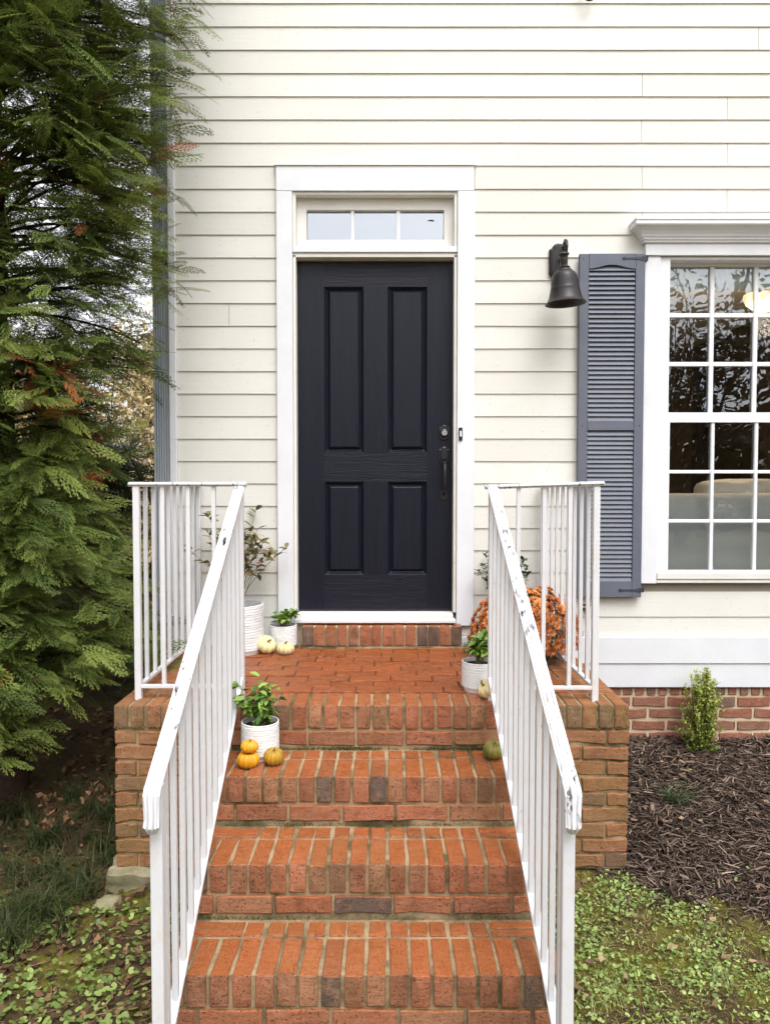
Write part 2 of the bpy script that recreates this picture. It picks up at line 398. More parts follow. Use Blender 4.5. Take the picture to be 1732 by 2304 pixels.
hw = MB(); hw.box(-.75, .7, 1.4, 1.45, 2.4, 3.9); hw.box(-.75, -.70, .14, 1.4, 2.4, 3.9); hw.box(.65, .70, .14, 1.4, 2.4, 3.9); hw.box(-.75, .70, .14, 1.4, 3.85, 3.9)
hw.build('hall_wall', 'hall_wall', house)

# siding planks, each a tapered lapped board
SP = .1302
siding = MB(); 
JOINT = {22: [2.13], 20: [1.47], 19: [1.96], 18: [1.47], 17: [1.965], 16: [1.475], 15: [1.965], 14: [1.48], 25: [.8], 9: [], 24: [3.0], 10: [-.9]}
def plank(x0, x1, z0, z1, parent):
    sag = random.uniform(-.0012, .0012)
    n = max(2, int((x1 - x0) / .35)); vs = []; fs = []
    th = .0125
    for i in range(n + 1):
        x = x0 + (x1 - x0) * i / n; w_ = .0016 * nz(x * 1.3, z0 * 7) + .0008 * nz(x * 6, z0 * 11)
        f = (z1 - z0) / .152
        vs += [(x, -.0098 + w_ * .6, z0 + w_), (x, -.0098 + th * .6, z0 + w_), (x, .0035, z1), (x, -.0015 - .0065 * (1 - min(1, f)), z1)]
    for i in range(n):
        for k in range(4): fs.append((i * 4 + k, i * 4 + (k + 1) % 4, (i + 1) * 4 + (k + 1) % 4, (i + 1) * 4 + k))
    fs += [(0, 1, 2, 3), (n * 4 + 3, n * 4 + 2, n * 4 + 1, n * 4)]
    mb = MB(); mb.add(vs, fs); return mb.build('siding_plank', 'siding_paint', parent, origin=(x0, 0, z0), bevel=0)
for k in range(-5, 29):
    z0 = 1.27 + SP * k; z1 = z0 + .146
    if k == -5: continue
    if k == -4: z0 = .766
    segs = [(-1.205, 4.2)]
    def cut(segs, a, b):
        out = []
        for s0, s1 in segs:
            if b <= s0 or a >= s1: out.append((s0, s1)); continue
            if a > s0: out.append((s0, a))
            if b < s1: out.append((b, s1))
        return out
    if k == -4: segs = cut(segs, -.531, .416)
    elif z0 < 3.474 - .06 and z1 > .83: segs = cut(segs, -.623, .516)
    if z0 < 3.0 and z0 + SP > 1.12: segs = cut(segs, 1.49, 2.60)
    js = JOINT.get(k, [])
    for s0, s1 in segs:
        pts = [s0] + [j for j in js if s0 + .05 < j < s1 - .05] + [s1]
        for a, b in zip(pts, pts[1:]): plank(a + (.0012 if a != s0 else 0), b - (.0012 if b != s1 else 0), z0, z1, house)
# base boards
b = MB(); b.box(-1.205, 4.2, -.030, .004, .606, .7635); b.build('skirt_board', 'white_trim', house, bevel=.003)
b = MB(); b.box(-1.205, 4.2, -.022, .004, .463, .604); b.build('skirt_board', 'white_trim', house, bevel=.003)
b = MB(); b.box(-1.247, -1.206, -.026, .016, .1, HZ); b.build('corner_board', 'white_trim', house, bevel=.003)
sd_ = MB()
for k in range(36):
    z0 = .30 + SP * k
    sd_.add([(-1.245 - .016, .02, z0), (-1.245 - .016, 8, z0), (-1.248, 8, z0 + .145), (-1.248, .02, z0 + .145), (-1.244, .02, z0), (-1.244, 8, z0)], [(0, 1, 2, 3), (0, 4, 5, 1)])
sd_.build('side_siding', 'siding_paint', house, kind='stuff')
# downspout with ribs
ds = MB(); n = 9; prof = []
x0, x1 = -1.343, -1.252
prof.append((x0, .07)); prof.append((x0, -.005))
for i in range(5):
    xa = x0 + .012 + i * .0142; prof += [(xa, -.005), (xa + .0012, .010), (xa + .0060, .010), (xa + .0076, -.005)]
prof += [(x1, -.005), (x1, .07)]
vs = [(x, y, z) for z in (.16, 5.0) for x, y in prof]; m_ = len(prof)
ds.add(vs, [(k, (k + 1) % m_, m_ + (k + 1) % m_, m_ + k) for k in range(m_)])
dso = ds.build('downspout', 'downspout_metal', house)
for z in (1.05, 2.9, 4.3):
    b = MB(); b.box(x0 - .004, x1 + .003, -.008, -.0055, z, z + .03); b.build('downspout_strap', 'downspout_metal', house)

# door trim
def boxpart(name, m, parent, *a, bev=.002, **k):
    mb = MB(); mb.box(*a); return mb.build(name, m, parent, bevel=bev, **k)
dt = bpy.data.objects.new('door_casing', None); COL.objects.link(dt); place(dt, house, (-.05, 0, .83))
TY = -.034
boxpart('head_casing', 'white_trim', dt, -.623, .510, TY, .004, 3.333, 3.474)
b = MB(); b.box(-.632, .519, TY - .008, .004, 3.4745, 3.481); b.build('cap_flashing', 'cream_trim', dt)
boxpart('side_casing', 'white_trim', dt, -.623, -.531, TY, .004, .83, 3.3315)
boxpart('side_casing', 'white_trim', dt, .416, .516, TY, .004, .83, 3.3315)
# inner jambs
boxpart('jamb', 'cream_trim', dt, -.530, -.513, -.018, .12, .905, 2.975)
boxpart('jamb', 'cream_trim', dt, .398, .415, -.018, .12, .905, 2.975)
boxpart('jamb', 'cream_trim', dt, -.530, .415, -.018, .12, 2.962, 2.985, bev=.002)
b = MB(); b.box(-.512, -.500, .085, .12, .905, 2.961); b.box(.386, .397, .085, .12, .905, 2.961); b.box(-.512, .397, .085, .12, 2.949, 2.961); b.build('door_stop', 'cream_trim', dt)
boxpart('transom_bar', 'white_trim', dt, -.530, .415, -.028, .06, 2.987, 3.022, bev=.003)
# threshold
b = MB(); b.add([(-.512, -.05, .872), (.397, -.05, .872), (.397, -.05, .89), (.397, .0, .902), (.397, .1, .902), (-.512, .1, .902), (-.512, .0, .902), (-.512, -.05, .89), (.397, .1, .872), (-.512, .1, .872)],
                [(0, 1, 2, 7), (7, 2, 3, 6), (6, 3, 4, 5), (1, 8, 4, 3, 2), (0, 7, 6, 5, 9), (0, 9, 8, 1)])
b.build('threshold', 'cream_trim', dt)
boxpart('threshold_board', 'white_trim', dt, -.525, .410, -.075, .05, .853, .871, bev=.002)
# transom window
tw = bpy.data.objects.new('transom_window', None); COL.objects.link(tw); place(tw, house, (-.05, 0, 3.02))
fx0, fx1, fz0, fz1 = -.530, .415, 3.0225, 3.333
gx0, gx1, gz0, gz1 = -.455, .343, 3.077, 3.250
b = MB()
for a_ in ((fx0, fx0 + .018, -.02, .12, fz0, fz1), (fx1 - .018, fx1, -.02, .12, fz0, fz1), (fx0 + .018, fx1 - .018, -.02, .12, fz1 - .018, fz1 - .001)): b.box(*a_)
b.build('frame', 'cream_trim', tw, bevel=.002)
b = MB(); wallcut(b, .035, .075, [(gx0, gx1, gz0, gz1)], fx0 + .0185, fx1 - .0185, fz0, fz1 - .019); b.build('sash', 'cream_trim', tw)
for x in (-.455 + .798 / 3, -.455 + 2 * .798 / 3): boxpart('muntin', 'vinyl_white', tw, x - .010, x + .010, .044, .064, gz0, gz1, bev=.003)
for i in range(3):
    xa = gx0 + i * .266; b = MB(); b.box(xa + .001, xa + .265, .066, .070, gz0 + .001, gz1 - .001); b.build('pane', 'transom_glass', tw)

# door
door = bpy.data.objects.new('front_door', None); COL.objects.link(door); place(door, house, (-.055, .08, .9))
DX0, DX1, DZ0, DZ1, DY = -.5115, .3965, .903, 2.951, .052
px = [(-.357, -.125), (.015, .247)]; pz = [(1.118, 1.672), (1.842, 2.812)]
b = MB(); Yb = DY + .045
b.box(DX0, px[0][0], DY, Yb, DZ0, DZ1, 0); b.box(px[1][1], DX1, DY, Yb, DZ0, DZ1, 0)
for z0, z1 in ((DZ0, pz[0][0]), (pz[0][1], pz[1][0]), (pz[1][1], DZ1)): b.box(px[0][0], px[1][1], DY, Yb, z0, z1, 1)
for z0, z1 in pz: b.box(px[0][1], px[1][0], DY, Yb, z0, z1, 0)
b.build('door_leaf', ['door_paint_upright', 'door_paint_level'], door)
for (xa, xb) in px:
    for (za, zb) in pz:
        vs = []; fs = []
        rings = [(0, 0.0), (.002, .002), (.015, .019), (.019, .021), (.034, .006), (.037, .004), (.041, .004)]
        for i_, d_ in rings: vs += [(xa + i_, DY + d_, za + i_), (xb - i_, DY + d_, za + i_), (xb - i_, DY + d_, zb - i_), (xa + i_, DY + d_, zb - i_)]
        for i in range(len(rings) - 1):
            for k in range(4): fs.append((i * 4 + k, i * 4 + (k + 1) % 4, (i + 1) * 4 + (k + 1) % 4, (i + 1) * 4 + k))
        n = (len(rings) - 1) * 4; fs.append((n, n + 1, n + 2, n + 3))
        mb = MB(); mb.add(vs, fs); mb.build('panel', 'door_paint_upright', door)
b = MB(); b.box(DX0, DX1, .0505, .056, DZ0 - .004, DZ0 + .012); b.build('door_sweep', 'black_hardware', door)
def plate(mb, cx_, cz_, w, h, y0, y1, kind='shield', mi=0):
    hw_, hh = w / 2, h / 2; pts = []
    st = [(-hw_, -hh * .68), (-hw_ * .55, -hh * .82)] + [(hw_ * .55 * math.sin(a), -hh * .82 - hh * .18 * math.cos(a)) for a in np.linspace(-1.5, 1.5, 7)] + [(hw_ * .55, -hh * .82), (hw_, -hh * .68),
          (hw_, hh * .68), (hw_ * .55, hh * .76)] + [(hw_ * .55 * math.sin(a), hh * .76 + hh * .24 * math.cos(a)) for a in np.linspace(1.5, -1.5, 7)] + [(-hw_ * .55, hh * .76), (-hw_, hh * .68)]
    n = len(st); vs = [(cx_ + p, y1, cz_ + q) for p, q in st] + [(cx_ + p, y0 + .002, cz_ + q) for p, q in st] + [(cx_ + p * .9, y0, cz_ + q * .93) for p, q in st]
    fs = [(k, (k + 1) % n, n + (k + 1) % n, n + k) for k in range(n)] + [(n + k, n + (k + 1) % n, 2 * n + (k + 1) % n, 2 * n + k) for k in range(n)] + [tuple(range(2 * n, 3 * n))]
    mb.add(vs, fs, mi)
AX = Matrix.Rotation(R(90), 3, 'X')
b = MB(); plate(b, .348, 1.959, .062, .088, DY - .008, DY - .0005); b.lathe([(.026, 0), (.024, .014), (.018, .018), (.0001, .018)], (.348, DY - .008, 1.957), 24, 0, AX)
b.build('deadbolt_plate', 'black_hardware', door, sm=True, ang=30)
b = MB(); b.lathe([(.0155, 0), (.0155, .004), (.0001, .004)], (.348, DY - .0262, 1.957), 20, 0, AX); b.build('lock_cylinder', 'chrome', door)
b = MB(); b.box(.3468, .3492, DY - .0312, DY - .0302, 1.951, 1.963); b.build('keyhole', 'black_hardware', door)
b = MB(); plate(b, .348, 1.824, .062, .105, DY - .008, DY - .0005); b.build('handle_plate', 'black_hardware', door, sm=True, ang=30)
b = MB(); plate(b, .348, 1.832, .034, .062, DY - .016, DY - .0085); b.build('thumb_latch', 'black_hardware', door, sm=True, ang=30)
b = MB(); b.tube([(.348, DY - .008, 1.783), (.348, DY - .035, 1.780), (.348, DY - .052, 1.765), (.348, DY - .055, 1.73), (.348, DY - .056, 1.69), (.348, DY - .052, 1.645), (.348, DY - .040, 1.615), (.348, DY - .018, 1.602), (.348, DY - .006, 1.60)], [.010, .011, .012, .012, .011, .0095, .008, .008, .008], 12)
b.build('pull_handle', 'black_hardware', door, sm=True)
b = MB(); plate(b, .347, 1.592, .042, .066, DY - .008, DY - .0005); b.build('handle_rosette', 'black_hardware', door, sm=True, ang=30)
# doorbell
db = thing('doorbell', (.436, TY, 1.946), 'small black doorbell with a white button on the right door casing', 'doorbell')
b = MB(); b.box(.4255, .4465, TY - .010, TY - .0005, 1.909, 1.983); b.build('bell_plate', 'black_hardware', db, bevel=.002)
b = MB(); b.box(.431, .441, TY - .014, TY - .0105, 1.931, 1.964); b.build('push_button', 'bell_button', db, bevel=.002)
for z in (1.916, 1.975):
    b = MB(); b.lathe([(.003, 0), (.0025, .0012), (.0001, .0012)], (.436, TY - .0102, z), 8, 0, AX); b.build('screw', 'lamp_metal', db)

# ------------------------------------------------------------------ window
win = bpy.data.objects.new('window', None); COL.objects.link(win); place(win, house, (2.04, 0, 1.1))
WX0, WX1 = 1.489, 2.600
boxpart('side_casing', 'white_trim', win, 1.489, 1.580, TY, .004, 1.078, 2.963)
boxpart('side_casing', 'white_trim', win, 2.509, 2.600, TY, .004, 1.078, 2.963)
b = MB()
for a_ in ((1.5805, 1.640, -.022, .10, 1.088, 2.962), (2.450, 2.5085, -.022, .10, 1.088, 2.962), (1.640, 2.450, -.022, .10, 2.946, 2.962)): b.box(*a_)
b.build('frame', 'vinyl_white', win, bevel=.002)
b = MB(); b.box(1.5805, 2.5085, -.04, .10, 1.103, 1.142); b.box(1.5805, 2.5085, -.034, .02, 1.080, 1.101); b.build('sill', 'cream_trim', win, bevel=.003)
boxpart('head_board', 'white_trim', win, 1.489, 2.600, TY - .012, .004, 2.965, 3.034)
# crown cornice with returns: profile (out, z)
cp = [(0, 3.034), (.012, 3.034), (.016, 3.046), (.022, 3.048), (.024, 3.058), (.030, 3.062), (.036, 3.075), (.048, 3.090), (.064, 3.104), (.078, 3.112), (.082, 3.118), (.082, 3.138), (.086, 3.140), (.086, 3.152), (0, 3.156)]
vs = []; fs = []
for o_, z in cp: vs += [(1.489 - o_, .004, z), (1.489 - o_, TY - .012 - o_, z), (2.600 + o_, TY - .012 - o_, z), (2.600 + o_, .004, z)]
n = len(cp)
for i in range(n - 1):
    for k in range(3): fs.append((i * 4 + k, i * 4 + k + 1, (i + 1) * 4 + k + 1, (i + 1) * 4 + k))
fs.append(((n - 1) * 4, (n - 1) * 4 + 1, (n - 1) * 4 + 2, (n - 1) * 4 + 3)); fs.append((3, 2, 1, 0))
mb = MB(); mb.add(vs, fs); mb.build('cornice', 'white_trim', win)
# sashes
def sash(z0, z1, gx0, gx1, gz0, gz1, y, zs, mun):
    b = MB(); wallcut(b, y, y + .035, [(gx0, gx1, gz0, gz1)], 1.6405, 2.4495, z0, z1); s = b.build('sash', 'vinyl_white', win)
    w = (gx1 - gx0) / 3; h = (gz1 - gz0) / 3
    for i in (1, 2): boxpart('muntin', 'vinyl_white', win, gx0 + w * i - mun, gx0 + w * i + mun, y + .006, y + .024, gz0, gz1, bev=.003)
    for j in (1, 2):
        for i in range(3):
            xa = gx0 + w * i + (mun + .0005 if i else 0); xb = gx0 + w * (i + 1) - (mun + .0005 if i < 2 else 0)
            boxpart('muntin', 'vinyl_white', win, xa, xb, y + .007, y + .023, gz0 + h * j - mun, gz0 + h * j + mun, bev=.003)
    for i in range(3):
        for j in range(3):
            b = MB(); b.box(gx0 + w * i + .001, gx0 + w * (i + 1) - .001, y + .0245, y + .0275, gz0 + h * j + .001, gz0 + h * (j + 1) - .001); b.build('pane', 'window_glass', win)
sash(2.02, 2.9455, 1.660, 2.430, 2.078, 2.930, .050, 3, .0125)
sash(1.1425, 2.045, 1.662, 2.428, 1.150, 2.018, .012, 3, .010)
# shutter
shu = bpy.data.objects.new('shutter', None); COL.objects.link(shu); place(shu, house, (1.31, 0, 1.0))
SX0, SX1, SY = 1.110, 1.486, -.052
def archrail():
    mb = MB(); n = 16; xa, xb = SX0 + .055, SX1 - .055; top = []
    for i in range(n + 1):
        u = i / n; x = xa + (xb - xa) * u; s_ = math.sin(math.pi * u) ** 2
        top.append((x, 2.888 + .022 * s_))
    for (x, z), (x2, z2) in zip(top, top[1:]):
        mb.add([(x, SY, z), (x2, SY, z2), (x2, SY + .03, z2), (x, SY + .03, z), (x, SY, 2.972), (x2, SY, 2.972), (x2, SY + .03, 2.972), (x, SY + .03, 2.972)],
               [(0, 3, 2, 1), (4, 5, 6, 7), (0, 1, 5, 4), (2, 3, 7, 6)])
    return mb
boxpart('stile', 'shutter_paint', shu, SX0, SX0 + .0545, SY, SY + .03, 1.0, 2.972, bev=.003)
boxpart('stile', 'shutter_paint', shu, SX1 - .0545, SX1, SY, SY + .03, 1.0, 2.972, bev=.003)
archrail().build('top_rail', 'shutter_paint', shu)
boxpart('middle_rail', 'shutter_paint', shu, SX0 + .055, SX1 - .055, SY + .001, SY + .03, 1.966, 2.020)
boxpart('bottom_rail', 'shutter_paint', shu, SX0 + .055, SX1 - .055, SY + .001, SY + .03, 1.0, 1.094)
b = MB(); b.box(SX0 + .01, SX1 - .01, SY + .0305, SY + .0325, 1.01, 2.96); b.build('backing', 'shutter_hardware', shu)
sm_ = MB(); L = (SX1 - SX0 - .112) / 2; th = R(28); hh = .0155; tk = .0022
c_, s_ = math.cos(th), math.sin(th)
vs = []
for x in (-L, L):
    for (u, v) in ((-hh, -tk), (hh, -tk), (hh, tk), (-hh, tk)):  # u along slat height, v thickness
        vs.append((x, u * s_ - v * c_ * -1, u * c_ + v * s_))
sm_.add(vs, [(0, 1, 2, 3), (7, 6, 5, 4), (0, 4, 5, 1), (1, 5, 6, 2), (2, 6, 7, 3), (3, 7, 4, 0)])
slat = sm_.mesh('slat', 'shutter_paint', bevel=.0008)
for z0, z1, n in ((1.096, 1.964, 33), (2.022, 2.905, 33)):
    p_ = (z1 - z0) / n
    for i in range(n): inst('slat', slat, shu, ((SX0 + SX1) / 2, SY + .012, z0 + p_ * (i + .5)), (random.gauss(0, .012), random.gauss(0, .0015), 0))
for z in (2.945, 1.042):
    b = MB(); pts = [(1.352, 0), (1.362, .010), (1.372, .005), (1.40, .004), (1.46, .008), (1.47, .013), (1.498, .013), (1.498, -.013), (1.47, -.013), (1.46, -.008), (1.40, -.004), (1.372, -.005), (1.362, -.010)]
    n = len(pts); b.add([(x, SY - .003, z + q) for x, q in pts] + [(x, SY - .0005, z + q) for x, q in pts], [tuple(range(n))] + [(k, (k + 1) % n, n + (k + 1) % n, n + k) for k in range(n)])
    b.box(1.495, 1.500, SY - .003, -.035, z - .013, z + .013)
    b.build('strap_hinge', 'shutter_hardware', shu)
    for x in (1.362, 1.48, SX0 + .022):
        b = MB(); b.lathe([(.0035, 0), (.003, .002), (.0001, .0022)], (x, SY - .0032 if x > 1.2 else SY - .0002, z), 10, 0, AX); b.build('screw', 'black_hardware', shu)
for x in (SX0 + .022, SX1 - .022):
    b = MB(); b.lathe([(.0035, 0), (.003, .002), (.0001, .0022)], (x, SY - .0002, 1.993), 10, 0, AX); b.build('screw', 'black_hardware', shu)

# ------------------------------------------------------------------ brickwork
def brickmesh(dx, dy, dz, seed, j=.0016, mname='step_brick', seg=3, ch=.0035, mat_=None):
    r = random.Random(seed); ax = max(range(3), key=lambda i: (dx, dy, dz)[i]); D = [dx, dy, dz]
    L_ = D[ax]; o = [i for i in range(3) if i != ax]; A, B = D[o[0]], D[o[1]]
    us = [-L_ / 2, -L_ / 2 + ch] + [-L_ / 2 + L_ * i / seg for i in range(1, seg)] + [L_ / 2 - ch, L_ / 2]
    vs = []; fs = []
    for k, u in enumerate(us):
        ins = ch if k in (0, len(us) - 1) else 0
        a, b_ = A / 2 - ins, B / 2 - ins
        ja, jb, jc, jd = (r.gauss(0, j) for _ in range(4))
        for (p, q) in ((-a, -b_ + ch), (-a + ch, -b_), (a - ch, -b_), (a, -b_ + ch), (a, b_ - ch), (a - ch, b_), (-a + ch, b_), (-a, b_ - ch)):
            v = [0, 0, 0]; v[ax] = u + r.gauss(0, j * .3); v[o[0]] = p + (ja if p > 0 else jb); v[o[1]] = q + (jc if q > 0 else jd); vs.append(v)
    for k in range(len(us) - 1):
        for i in range(8): fs.append((k * 8 + i, k * 8 + (i + 1) % 8, (k + 1) * 8 + (i + 1) % 8, (k + 1) * 8 + i))
    n = (len(us) - 1) * 8; fs += [tuple(range(8))[::-1], tuple(n + i for i in range(8))]
    mb = MB(); mb.add(vs, fs); return mb.mesh('brick', mname, sm=True, ang=32)
def kinds(dx, dy, dz, m_, n=6, j=.0010, **k): return [brickmesh(dx, dy, dz, 100 * i + int(dx * 1e4), j, m_, **k) for i in range(n)]
def lay(parent, ks, x, y, z, sx=1, sy=1, sz=1, jt=.0012):
    o = inst('brick', random.choice(ks), parent, (x + random.gauss(0, jt * .5), y + random.gauss(0, jt), z + random.gauss(0, jt * .5)),
             (random.gauss(0, .006), random.gauss(0, .006), random.gauss(0, .006)), (sx, sy, sz)); return o
PX0, PX1 = -1.148, 1.036; LZ = .72; NY = -1.264; RZ = .1875; TR = .312
SX_0, SX_1 = -.672, .552
landing = thing('brick_landing', (-.056, -.6, 0), 'raised brick landing in front of the black door', 'landing')
PB = .0675
b = MB(); b.box(PX0 + .007, PX1 - .007, NY + .009, -.035, .01, LZ - .006); b.build('mortar_bed', 'step_mortar', landing, kind=None)
b = MB(); b.box(PX0 + .205, PX1 - .205, NY + .2, -.034, LZ - .010, LZ - .0055); b.build('paving_mortar', 'landing_mortar', landing)
rowK = kinds(.0572, .196, .100, 'step_brick'); rowP = kinds(.0572, .196, .100, 'pier_brick'); strP = kinds(.195, .09, .0562, 'pier_brick', 8, .0026); hdP = kinds(.09, .09, .0555, 'pier_brick', 5, .0024)
paveK = kinds(.1985, .0935, .05, 'landing_brick', 6, .0012); sideK = kinds(.194, .0565, .094, 'pier_brick'); 
strK = kinds(.195, .09, .0605, 'step_brick', 8, .0014); cutK = kinds(.0565, .082, .06, 'step_brick', 6, .0014)
n = round((PX1 - PX0) / PB)
for i in range(n):
    x = PX0 + .028 + (PX1 - PX0 - .0565) * i / (n - 1)
    lay(landing, rowP if (x < SX_0 or x > SX_1) else rowK, x, NY + .098, LZ - .050)
y = NY + .2 + .012 + .028
while y < -.07:
    lay(landing, sideK, PX0 + .097, y, LZ - .047); lay(landing, sideK, PX1 - .097, y, LZ - .047); y += PB
r = 0; y = NY + .2 + .008 + .045
while y < -.04:
    x = PX0 + .205 + (-.10 if r % 2 else 0) + random.uniform(-.03, .03)
    while x < PX1 - .21:
        a, b_ = max(x, PX0 + .205), min(x + .1965, PX1 - .205)
        if b_ - a > .03: lay(landing, paveK, (a + b_) / 2, y, LZ - .025 + random.gauss(0, .0016), (b_ - a) / .196)
        x += .2
    y += .1005; r += 1
# pier faces
for (xa, xb, edge) in ((PX0, SX_0 + .02, -1), (SX_1 - .02, PX1, 1)):
    for c in range(9):
        z = LZ - .100 - .010 - .028 - .067 * c
        start = edge < 0
        x = 0; first = .194 if c % 2 else .090
        width = xb - xa
        while x < width:
            l_ = first if x == 0 else .194
            l2 = min(l_, width - x)
            if l2 < .02: break
            cx_ = (xa + x + l2 / 2) if edge < 0 else (xb - x - l2 / 2)
            ks = hdP if l_ < .1 else strP
            lay(landing, ks, cx_, NY + .045, z, l2 / l_); x += l_ + .0105
# sides of the landing (stuff, one part per side)
for sx in (PX0, PX1):
    mb = MB(); rr = random.Random(int(sx * 10))
    for c in range(9):
        z = LZ - .100 - .010 - .028 - .067 * c; y = NY + (.10 if c % 2 else .2)
        while y < -.05:
            y2 = min(y + .194, -.036); d = rr.gauss(0, .0015)
            xo, xi = (sx + d, sx + .06) if sx < 0 else (sx - .06, sx + d)
            mb.box(xo, xi, y, y2, z - .028, z + .028); y += .2045
    mb.build('side_bricks', 'pier_brick', landing, bevel=0, kind='stuff')
# door step rowlock
b = MB(); b.box(-.47, .43, -.112, -.032, LZ - .003, .838); b.build('mortar_bed', 'foundation_mortar', landing)
dk = kinds(.0575, .11, .108, 'step_brick', 6, .0016)
for i in range(14): lay(landing, dk, -.44 + i * .0653 , -.075, .720 + .012 + .056)
b = MB(); b.box(-.485, .45, -.145, -.115, LZ - .003, LZ + .0075); b.build('mortar_bed', 'step_mortar', landing)
b = MB(); b.box(-.530, .416, -.031, .10, LZ - .005, .852); b.build('mortar_bed', 'foundation_mortar', landing)
# footing under left pier
b = MB(); b.box(PX0 - .03, PX0 + .22, NY - .05, NY + .3, -.16, .015); fo = b.build('footing', 'concrete', landing)
bm = bmesh.new(); bm.from_mesh(fo.data); bmesh.ops.subdivide_edges(bm, edges=bm.edges, cuts=7, use_grid_fill=True)
for v in bm.verts:
    q = noise.noise_vector(v.co * 14) * .022; v.co += q
bm.to_mesh(fo.data); bm.free(); smooth(fo.data, 80)

stairs = thing('brick_stairs', (-.06, -1.9, 0), 'flight of orange brick steps climbing to the landing between two white railings', 'stairs')
for k in (1, 2, 3):
    ny = NY - TR * k; tz = LZ - RZ * k
    b = MB(); b.box(SX_0 + .006, SX_1 - .006, ny + .0095, NY - TR * (k - 1) - .001 if k > 1 else NY + .004, -.08 if k == 3 else tz - RZ - .02, tz - .0055); b.build('mortar_bed', 'step_mortar', stairs)
    n = 18; pit = (SX_1 - SX_0 - .0565) / (n - 1)
    for i in range(n): lay(stairs, rowK, SX_0 + .028 + pit * i, ny + .098, tz - .050, 1, 1 + random.gauss(0, .006))
    hor = k >= 2
    for i in range(n):
        x = SX_0 + .028 + pit * i
        if hor and (i < 3 or i > n - 4): continue
        lay(stairs, cutK, x + random.uniform(-.006, .006), ny + .204 + .045, tz - .03)
    if hor:
        for x in (SX_0 + .097, SX_1 - .097):
            lay(stairs, strK, x, ny + .204 + .022, tz - .028, 1, .38); lay(stairs, strK, x, ny + .204 + .066, tz - .028, 1, .42)
# stretcher course under every nosing
for k in range(4):
    ny = NY - TR * k; z = LZ - RZ * k - .100 - .012 - .030
    x = SX_0 - random.uniform(0, .12)
    while x < SX_1 - .02:
        a, b_ = max(x, SX_0), min(x + .194, SX_1)
        if b_ - a > .03: lay(stairs, strK, (a + b_) / 2, ny + .046, z, (b_ - a) / .194)
        x += .206
b = MB(); b.box(SX_0, SX_1, NY - TR * 3 - .012, NY - TR * 3 + .05, -.09, LZ - RZ * 3 - .100 - .013 - .064); b.build('mortar_joint', 'step_mortar', stairs)

def mossstrip(parent, segs, num, cc):
    P = []
    for _ in range(num):
        x0, x1, y, z, sp = segs[rng.integers(0, len(segs))]; x = rng.uniform(x0, x1)
        if nz(x * 5, y * 3, z * 9) + .3 * nz(x * 21, y) < rng.uniform(-.5, .35): continue
        P.append((x, y - abs(rng.normal(0, sp)), z + rng.uniform(-.003, .006)))
    n = len(P); D = rng.normal(0, 1, (n, 3)); D[:, 2] = abs(D[:, 2]) + .5
    V, F, C = scatter([(np.array([(0, -.2, 0), (0, .2, 0), (1, 0, .0)]), np.array([(0, 1, 2)]), np.array([0, 0, 1.]))], frames(P, D, rng.normal(0, 1, (n, 3)), rng.uniform(.004, .013, n)), flatcol(cc, .4))
    npmesh('moss', V, F, C, 'litter', parent, ORG[parent.name], kind='stuff')
mossstrip(stairs, [(SX_0, SX_1, NY, LZ - RZ, .007)] * 5 + [(SX_0, SX_1, NY - TR, LZ - 2 * RZ, .005), (SX_0, SX_1, NY - 2 * TR, LZ - 3 * RZ, .005)], 5200, [(.03, .035, .012), (.13, .12, .035)])
mossstrip(landing, [(-.56, .47, -.112, LZ + .002, .014), (PX0, SX_0, NY + .002, LZ - .100, .003), (SX_1, PX1, NY + .002, LZ - .100, .003)], 2200, [(.06, .06, .02), (.22, .19, .06)])
# foundation wall
fw = bpy.data.objects.new('foundation_wall', None); COL.objects.link(fw); place(fw, house, (2.6, 0, .1))
b = MB(); b.box(-1.22, 4.19, .006, .15, -.2, .462); b.build('mortar_bed', 'foundation_mortar', fw)
fk = kinds(.190, .08, .053, 'foundation_brick', 8, .0028); fh = kinds(.053, .08, .05, 'foundation_brick', 6, .002)
x = 1.06
while x < 3.4: lay(fw, fh, x + .03, .038, .4375); x += .0685
for c in range(7):
    x = 1.04 + (.1 if c % 2 else 0) - .2
    z = .373 - .0705 * c
    while x < 3.4:
        a = max(x, 1.04); b_ = x + .194
        if b_ - a > .03: lay(fw, fk, (a + b_) / 2, .038, z, (b_ - a) / .194)
        x += .2065
b = MB()
x = -1.2
for c in range(7):
    x = -1.22
    while x < 1.0: b.box(x, x + .194, -.001, .03, .345 - .0705 * c, .401 - .0705 * c); x += .2065
b.build('hidden_bricks', 'foundation_brick', fw, kind='stuff')

# ------------------------------------------------------------------ railings
CAPP = [(-.0235, 0), (-.0255, .004), (-.0245, .009), (-.0195, .0105), (-.018, .0155), (-.0125, .0175), (-.0095, .0115), (-.005, .0190), (.005, .0190), (.0095, .0115), (.0125, .0175), (.018, .0155), (.0195, .0105), (.0245, .009), (.0255, .004), (.0235, 0), (.014, -.002), (.014, -.010), (-.014, -.010), (-.014, -.002)]
CAPP = [(a * .9, b * .85) for a, b in CAPP]
def frames_path(P):
    ups = []; rs = []
    for i, p in enumerate(P):
        a = P[max(i - 1, 0)]; c = P[min(i + 1, len(P) - 1)]
        d1 = (Vector(P[i]) - Vector(a)).normalized() if i else None
        d2 = (Vector(c) - Vector(P[i])).normalized() if i < len(P) - 1 else None
        d = (d1 + d2).normalized() if d1 and d2 else (d1 or d2)
        up = Vector((0, 0, 1)); r = d.cross(up)
        if r.length < .05: r = Vector((1, 0, 0))
        r = Vector((1, 0, 0)); u = r.cross(d).normalized()
        if u.z < 0 and abs(d.z) < .9: u = -u
        k = 1 / max(.5, abs(d.dot(d2 or d1))); ups.append(u * k); rs.append(r)
    return ups, rs
